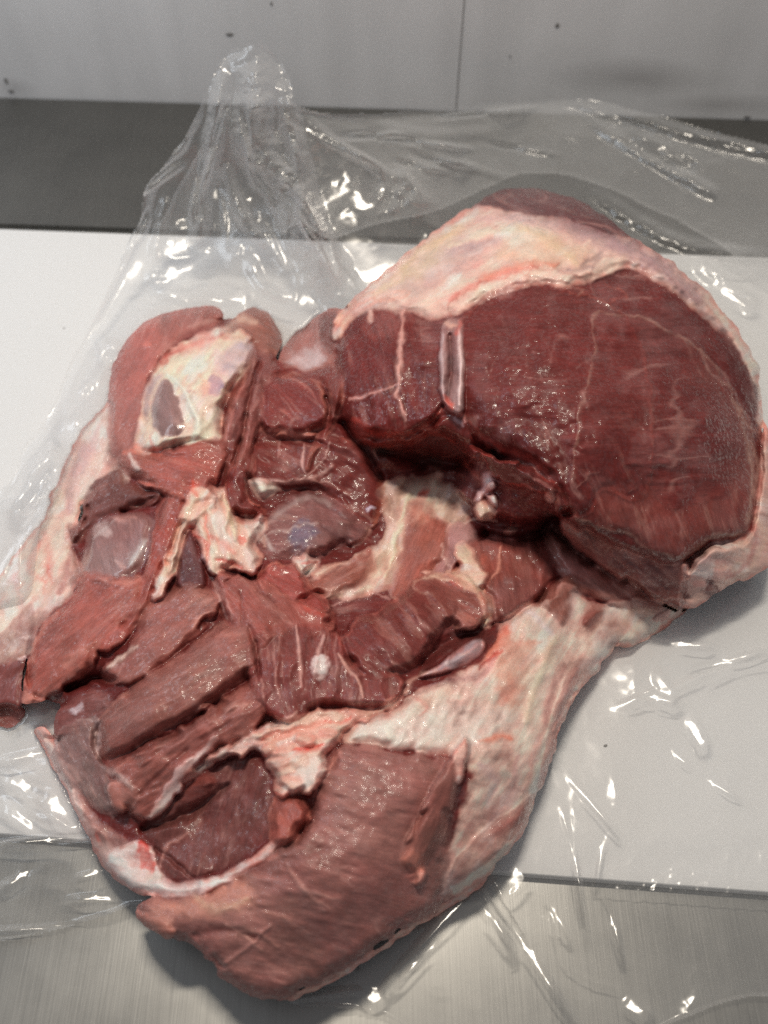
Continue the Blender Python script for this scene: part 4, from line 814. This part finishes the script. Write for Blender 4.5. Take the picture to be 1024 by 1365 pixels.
# --- clefts between the pieces, and skins that bridge them
def K(wd, dp, pts): return S(None, wd, pts, 1.0, -dp, 2.0)
over(K(6,5,[(599,446),(602,490),(599,534)]), K(8,12,[(646,712),(680,722),(712,716),(735,694),(760,684)]), K(7,9,[(738,706),(766,734),(795,752)]), K(8,12,[(92,918),(128,902),(152,906)]), K(6,4,[(165,680),(190,672),(206,666)]),
  K(7,6,[(192,1104),(230,1094),(270,1072),(304,1046)]), K(4,2.5,[(150,1012),(215,985),(265,960),(300,930),(338,900)]), K(3,2.5,[(138,948),(180,912),(240,868),(292,832)]), K(4,4,[(333,835),(340,865),(346,900)]),
  K(4,4,[(346,590),(380,588),(430,590)]), K(7,8,[(456,562),(485,598),(506,640)]), K(8,6,[(562,884),(598,856),(640,842)]), K(4,6,[(656,834),(690,818),(728,788)]),
  K(3,4,[(714,806),(730,782),(756,766)]), K(4,4,[(100,735),(108,770)]), K(3,5,[(346,480),(336,520),(326,570),(312,618)]), K(4,6,[(132,962),(128,990),(138,1014)]), K(3,4,[(458,842),(462,870),(482,896)]),
  K(4,4,[(300,776),(330,768),(345,784)]), K(4,5,[(60,985),(78,990)]), K(4,4,[(420,1060),(404,1104),(380,1130)]), K(3,4,[(208,1130),(260,1170)]), K(5,7,[(430,790),(400,800)]), K(5,8,[(402,770),(420,752)]),
  K(9,12,[(505,600),(545,608),(600,616),(630,620)]))
for c_, w_, a_, h_, p_ in (
  ((214,176,164),3,0.5,0.5,[(285,772),(292,800),(305,826)]), ((206,160,150),3,0.4,0.4,[(440,806),(460,800),(490,790),(520,800)]), ((220,186,170),5,0.5,0.8,[(330,690),(345,705),(352,730)]), ((214,168,154),3,0.5,0.6,[(500,700),(488,712),(470,728)]),
  ((220,190,176),3,0.6,0.7,[(620,700),(640,690),(660,694)]), ((212,180,172),3,0.5,0.5,[(128,958),(134,985),(132,1008)]), ((216,170,156),4,0.5,0.7,[(348,986),(370,965),(395,950)]), ((220,176,160),4,0.5,0.6,[(540,925),(552,905),(572,898)]),
  ((210,150,136),3,0.5,0.5,[(420,1060),(440,1020),(456,998)]), ((214,176,164),3,0.5,0.5,[(600,760),(592,742),(590,722)]), ((200,110,96),3,0.5,0.4,[(185,640),(215,652),(250,668)]), ((206,140,126),4,0.4,0.4,[(130,770),(160,778),(195,770)]),
  ((206,160,148),2,0.5,0.4,[(348,640),(390,644),(440,640)]), ((218,196,188),3,0.5,0.6,[(352,690),(344,705),(348,722)]), ((206,150,138),3,0.45,0.4,[(212,1160),(222,1130),(250,1110)])):
    over(S(c_, w_, p_, a_, h_, 3.0))

grow_joint()
# ------------------------------------------------------------------ the bag
bag = bpy.data.objects.new('plastic_bag', None); COL.objects.link(bag)
tag(bag, 'crumpled clear plastic bag spread under the raw meat', 'bag')
BP = np.array([(340,60,150),(300,80,140),(390,110,130),(240,190,100),(330,180,100),(395,150,112),(195,250,72),(290,250,60),(420,240,75),(172,318,45),(280,330,36),(400,320,52),(150,370,34),
 (115,440,22),(60,560,17),(0,655,15),(-140,700,14),(300,420,20),(430,400,28),(520,150,80),(500,230,70),(560,270,60),(620,200,45),(700,133,42),(700,200,34),(785,133,44),(850,220,36),(900,165,46),(1024,197,50),
 (1160,235,54),(1024,300,34),(930,300,30),(1000,420,18),(1160,420,16),(1040,600,15),(1160,700,13),(1040,850,13),(950,860,16),(880,900,16),(820,950,14),(780,1050,14),(900,1000,12),(1024,1000,12),(1160,1100,12),
 (740,1150,13),(850,1150,12),(950,1180,11),(720,1220,8),(900,1250,6),(1160,1300,6),(760,1360,6),(680,1200,14),(620,1210,16),(560,1260,14),(500,1345,6),(400,1340,8),(660,1400,4),(850,1380,4),
 (60,640,34),(100,560,30),(0,760,30),(40,700,36),(110,500,22),(-60,820,24),(-40,980,14),(0,1020,14),(60,1020,20),(40,1100,14),(90,1110,18),(120,1160,14),(20,1180,6),(0,1240,3),(90,1235,3),(190,1206,10),(-100,1245,3),(200,1240,14),
 (500,700,10),(600,900,10),(300,900,10),(300,600,10),(700,500,10),(850,600,10),(450,1150,10),(350,1250,10)], float)
_K = np.linalg.norm(BP[:, None, :2] - BP[None, :, :2], axis=2)
_A = np.block([[_K - np.eye(len(BP)) * 6.0, np.ones((len(BP), 1))], [np.ones((1, len(BP))), np.zeros((1, 1))]])
_BW = np.linalg.solve(_A, np.concatenate([BP[:, 2], [0]]))
FOLDS = [  # crest line, half width (px), height (mm)
 ([(330,75),(345,120),(335,170),(350,215),(385,255),(405,300),(440,370),(470,410)],24,9), ([(380,100),(385,150),(395,200),(410,260),(425,310),(460,370)],13,7), ([(365,225),(390,240),(412,290),(416,320)],9,5),
 ([(296,90),(290,160),(276,230),(268,290),(264,330)],12,6), ([(275,125),(240,190),(200,245),(190,300),(165,345),(118,440)],9,5), ([(245,215),(222,232),(200,248)],6,4), ([(225,260),(215,300),(205,350)],8,4),
 ([(300,215),(310,260),(330,300),(360,330)],9,4), ([(398,150),(440,185),(500,225),(540,250),(590,280)],8,5), ([(400,168),(470,205),(512,238),(500,262)],6,4), ([(510,262),(540,240),(565,262)],6,4), ([(520,285),(552,250)],5,3),
 ([(420,300),(440,350),(475,390)],7,4), ([(395,290),(420,340),(440,400)],6,4), ([(470,155),(540,175),(610,180),(680,172)],8,4), ([(560,205),(620,222),(690,240)],6,4), ([(780,140),(860,160),(940,185),(1030,203),(1120,230)],9,5),
 ([(770,150),(850,200),(930,245),(960,262)],9,4), ([(850,190),(900,200),(930,220)],8,3), ([(780,250),(860,300),(930,330),(1040,345)],10,4), ([(930,345),(970,380),(1010,430)],8,4), ([(1024,360),(980,370),(950,365)],7,3),
 ([(1040,865),(990,880),(930,905),(860,935),(820,940)],7,4), ([(893,856),(920,859),(950,862)],4,3), ([(1040,885),(990,890),(940,912)],5,3), ([(872,890),(890,925),(905,945)],6,3), ([(918,955),(930,980),(942,1004)],6,3.5),
 ([(850,925),(880,940),(912,948)],5,3), ([(756,1032),(790,1075),(830,1122)],4,3), ([(748,1078),(762,1120),(768,1170),(778,1215),(790,1275)],4,3.2), ([(812,1114),(799,1150),(815,1210),(838,1285)],4,3), ([(735,1200),(760,1290),(845,1325)],5,2.5),
 ([(660,1180),(680,1220),(720,1285),(780,1375)],8,6), ([(640,1200),(670,1240),(690,1290)],7,4), ([(690,1160),(700,1175),(680,1195)],5,4), ([(830,1328),(860,1362)],8,4), ([(498,1348),(520,1310),(570,1250),(630,1188)],7,6), ([(378,1336),(430,1326),(478,1322),(500,1346)],5,5),
 ([(500,1346),(470,1290),(440,1300)],5,4), ([(-30,1022),(30,1008),(70,998)],5,3.5), ([(40,1042),(70,1085),(105,1105)],6,4), ([(-40,1128),(50,1124),(110,1112)],5,4), ([(-10,1195),(20,1170),(45,1150)],5,3), ([(95,1200),(130,1195),(160,1196)],6,3.5), ([(105,1172),(132,1163)],5,3),
 ([(-60,1242),(40,1240),(110,1228),(190,1205)],5,3), ([(165,1225),(185,1258)],5,3), ([(0,1060),(40,1090),(80,1092)],6,3), ([(70,610),(50,660),(20,700)],9,4), ([(110,470),(90,530),(70,600),(40,650)],8,4), ([(130,440),(140,480),(120,520)],9,4), ([(60,560),(90,565),(110,550)],7,3),
 ([(200,380),(260,400),(330,395)],10,3), ([(330,340),(350,380),(395,400)],9,3), ([(20,720),(-10,780)],8,3)]
FOLDS = [(p_, w_, h_ * (2.2 if q_ < 13 else 1.0)) for q_, (p_, w_, h_) in enumerate(FOLDS)]
# flat facets of the crumpled film: centre, half length, half width, direction in the photo (degrees)
FACETS = [(284,200,52,3.5,-76),(263,250,42,3,-80),(330,190,46,4,80),(352,250,30,4,60),(389,180,40,3.5,76),(425,328,46,4.5,60),(460,366,28,3,55),(228,208,30,3,-55),(180,318,36,3,-65),(150,380,42,3,-65),(300,280,42,3,86),
 (366,330,30,4,60),(560,190,52,3,8),(650,150,50,2.5,-5),(820,158,46,3,18),(960,190,46,3,14),(700,200,42,3,10),(921,859,28,4,5),(975,880,45,4,-15),(885,915,22,7,55),(930,980,26,8,62),(840,935,30,3,-25),(792,1075,48,2.8,50),(768,1150,60,2.8,82),(800,1150,30,2.6,100),(820,1240,42,2.8,75),(690,1172,16,10,-50),(712,1280,100,5,58),
 (848,1345,24,9,40),(880,932,30,4,15),(35,1008,40,4,-14),(72,1072,40,9,40),(28,1092,30,8,30),(60,1120,58,4,-6),(25,1170,30,5,-38),(128,1198,34,5,-4),(118,1166,16,4,-20),(60,1237,72,3,-4),(185,1250,14,4,70),(28,1046,30,9,20),
 (60,625,30,12,-50),(36,664,26,11,-50),(44,566,9,5,-20),(148,470,16,8,-60),(116,520,10,6,-60),(540,256,28,12,60),(386,238,13,8,20),(412,300,24,6,62),(442,345,32,4.5,65),(455,196,58,3.5,28),(505,262,18,4,-60),(590,214,36,4,12),
 (218,232,24,5,-35),(243,300,11,6,80),(212,370,17,6,10),(320,335,11,4.5,-60),(500,181,32,3.5,-2),(875,200,40,9,28),(905,215,26,6,20),(940,368,20,10,45),(985,396,26,6,20),(560,222,30,3,12),(345,210,12,5,70),(200,246,16,4,-45),
 (498,1330,14,12,60),(432,1326,52,4,-8),(592,1230,60,4,-50),(560,1278,48,4,-50),(660,1230,40,4,55),(745,1225,30,3,60),(905,1010,20,3,40),(960,1050,30,2.5,30)]
LAMP = np.array([-0.02, 0.45, 1.22])
def film_sheet(name, pts, folds, dz, seed, step=2.0, crink=1.0, over_meat=None):
    poly = crom(pts, True, 5)
    poly = poly + 3.0 * np.stack([fbm(poly[:, 0] / 30, poly[:, 1] / 30, seed), fbm(poly[:, 0] / 30, poly[:, 1] / 30, seed + 5)], 1)
    x0, y0 = poly.min(0) - 2 * step; x1, y1 = poly.max(0) + 2 * step
    X, Y = np.meshgrid(np.arange(x0, x1 + step, step), np.arange(y0, y1 + step, step))
    I = inside(X, Y, poly)
    # nothing of the sheet is needed where the joint lies thick on it
    gi = np.clip(((X - GXS[0]) / STEP).round().astype(int), 0, len(GXS) - 1); gj = np.clip(((Y - GYS[0]) / STEP).round().astype(int), 0, len(GYS) - 1)
    inr = (X > GXS[0]) & (X < GXS[-1]) & (Y > GYS[0]) & (Y < GYS[-1])
    zm = np.where(inr, Z[gj, gi], -50.0); on = (zm > 0)
    q = I[:-1, :-1] & I[1:, :-1] & I[:-1, 1:] & I[1:, 1:]
    use = np.zeros(X.shape, bool)
    use[:-1, :-1] |= q; use[1:, :-1] |= q; use[:-1, 1:] |= q; use[1:, 1:] |= q
    idx = np.full(X.shape, -1); idx[use] = np.arange(use.sum())
    F = np.stack([idx[1:, :-1][q], idx[1:, 1:][q], idx[:-1, 1:][q], idx[:-1, :-1][q]], 1)
    x, y, zm = X[use], Y[use], zm[use]
    z = np.full(x.shape, _BW[-1])
    for (bx, by, _), wt in zip(BP, _BW[:-1]): z = z + wt * np.sqrt((x - bx) ** 2 + (y - by) ** 2)
    lo = np.where(zm > 0, 9.0, 10.5)
    lift_ = sstep(8, 60, z)
    wx = x + 12 * fbm(x / 40, y / 40, seed + 1); wy = y + 12 * fbm(x / 40, y / 40, seed + 2)
    def ridged(sx, sy, sd): return 1 - 2 * np.abs(fbm(wx / sx, wy / sy, sd, 2))
    act = 0.55 + 0.9 * np.clip(fbm(x / 120, y / 120, seed + 3, 2) + 0.25, 0, 1)
    z = z + dz + crink * act * (0.45 + 0.55 * lift_) * (2.8 * ridged(130, 130, seed + 10) + 0.7 * ridged(50, 50, seed + 11)) - 1.2
    for pts_, wd, hh in folds:
        pl = crom(pts_, False, 5); mg = wd * 2.5
        k = (x > pl[:, 0].min() - mg) & (x < pl[:, 0].max() + mg) & (y > pl[:, 1].min() - mg) & (y < pl[:, 1].max() + mg)
        if not k.any(): continue
        ww = 0.25 * wd
        dd, _, _, tt = seg_dist(x[k] + ww * fbm(x[k] / 15, y[k] / 15, seed + 20), y[k] + ww * fbm(x[k] / 15, y[k] / 15, seed + 21), pl, False)
        s = np.clip(dd / wd, 0, 2.2)
        z[k] += hh * (0.38 if wd <= 8 else 0.8) * (1 - np.clip(s / 1.5, 0, 1) ** 2) ** 2 * np.clip(np.sin(np.clip(tt, 0.03, 0.97) * math.pi) * 1.6, 0, 1) * (1 + 0.3 * fbm(x[k] / 20, y[k] / 20, seed + 22))
    if dz == 0:
        Q = P(x, y, z * 1e-3)
        for fx, fy, hl, hw, an in FACETS:
            ca, sa_ = math.cos(math.radians(an)), math.sin(math.radians(an))
            s_ = (x - fx) * ca + (y - fy) * sa_; t_ = -(x - fx) * sa_ + (y - fy) * ca
            t_ = t_ + 0.25 * hw * fbm(x / 9, y / 9, seed + 70)
            k = (np.abs(s_) < hl * 1.6) & (np.abs(t_) < hw * 3.4)
            if k.sum() < 3: continue
            i0 = np.argmin((x - fx) ** 2 + (y - fy) ** 2); c = Q[i0]
            v = np.array([0, 0, H]) - c; v /= np.linalg.norm(v); l = LAMP - c; l /= np.linalg.norm(l); h = v + l
            wq = np.exp(-(s_[k] / hl) ** 4) * np.exp(-(t_[k] / (hw * 1.35)) ** 4)
            zf = z[i0] + 0.8 + 1000 * (-(h[0] / h[2]) * (Q[k, 0] - c[0]) - (h[1] / h[2]) * (Q[k, 1] - c[1])) + 0.12 * fbm(x[k] / 14, y[k] / 14, seed + 71, 2)
            z[k] = z[k] * (1 - wq) + zf * wq
    de, _, _, _ = seg_dist(x, y, poly); z = z + 2.2 * np.clip(1 - de / 7, 0, 1) ** 2
    ontab = P(x, y, 0.008)
    flr = np.where(ontab[:, 1] < bb0[1] + (bb1[1] - bb0[1]) * (ontab[:, 0] - bb0[0]) / (bb1[0] - bb0[0]) - 0.004, 1.2, 9.2)
    z = np.maximum(z, flr + 0.8 + 0.6 * fbm(x / 12, y / 12, seed + 30))
    kw = sstep(70, 25, x) * sstep(850, 780, y) * sstep(560, 600, y)
    z = np.where(zm > 0, np.minimum(z, np.maximum(zm - 9, 9.0)) * (1 - kw) + kw * np.maximum(z, zm + 1.5), z)
    o = make_mesh(name, P(x, y, z * 1e-3), F, FILM, bag)
    return o
film_sheet('film_sheet', [(296,76),(322,60),(350,58),(384,92),(396,140),(440,150),(520,150),(610,142),(700,132),(785,130),(900,160),(1024,193),(1160,235),(1190,700),(1180,1100),(1180,1310),(1000,1330),(880,1372),(800,1420),
  (660,1415),(560,1380),(500,1350),(440,1344),(385,1338),(330,1290),(250,1235),(190,1206),(90,1236),(-100,1246),(-150,1000),(-140,720),(0,655),(30,600),(62,555),(95,480),(122,432),(152,368),(172,316),(186,290),(193,250),(215,222),(240,188),(262,150),(280,112)],
  FOLDS, 0.0, 501)
film_sheet('film_sheet', [(398,140),(480,158),(600,150),(720,138),(800,148),(920,185),(1060,222),(1170,260),(1180,420),(1060,400),(960,330),(880,285),(760,235),(680,238),(590,280),(500,300),(440,320),(400,300),(350,330),(262,336),(205,345),(230,260),(270,190),(300,130),(350,100)],
  FOLDS[12:22], -6.0, 733, crink=1.3)
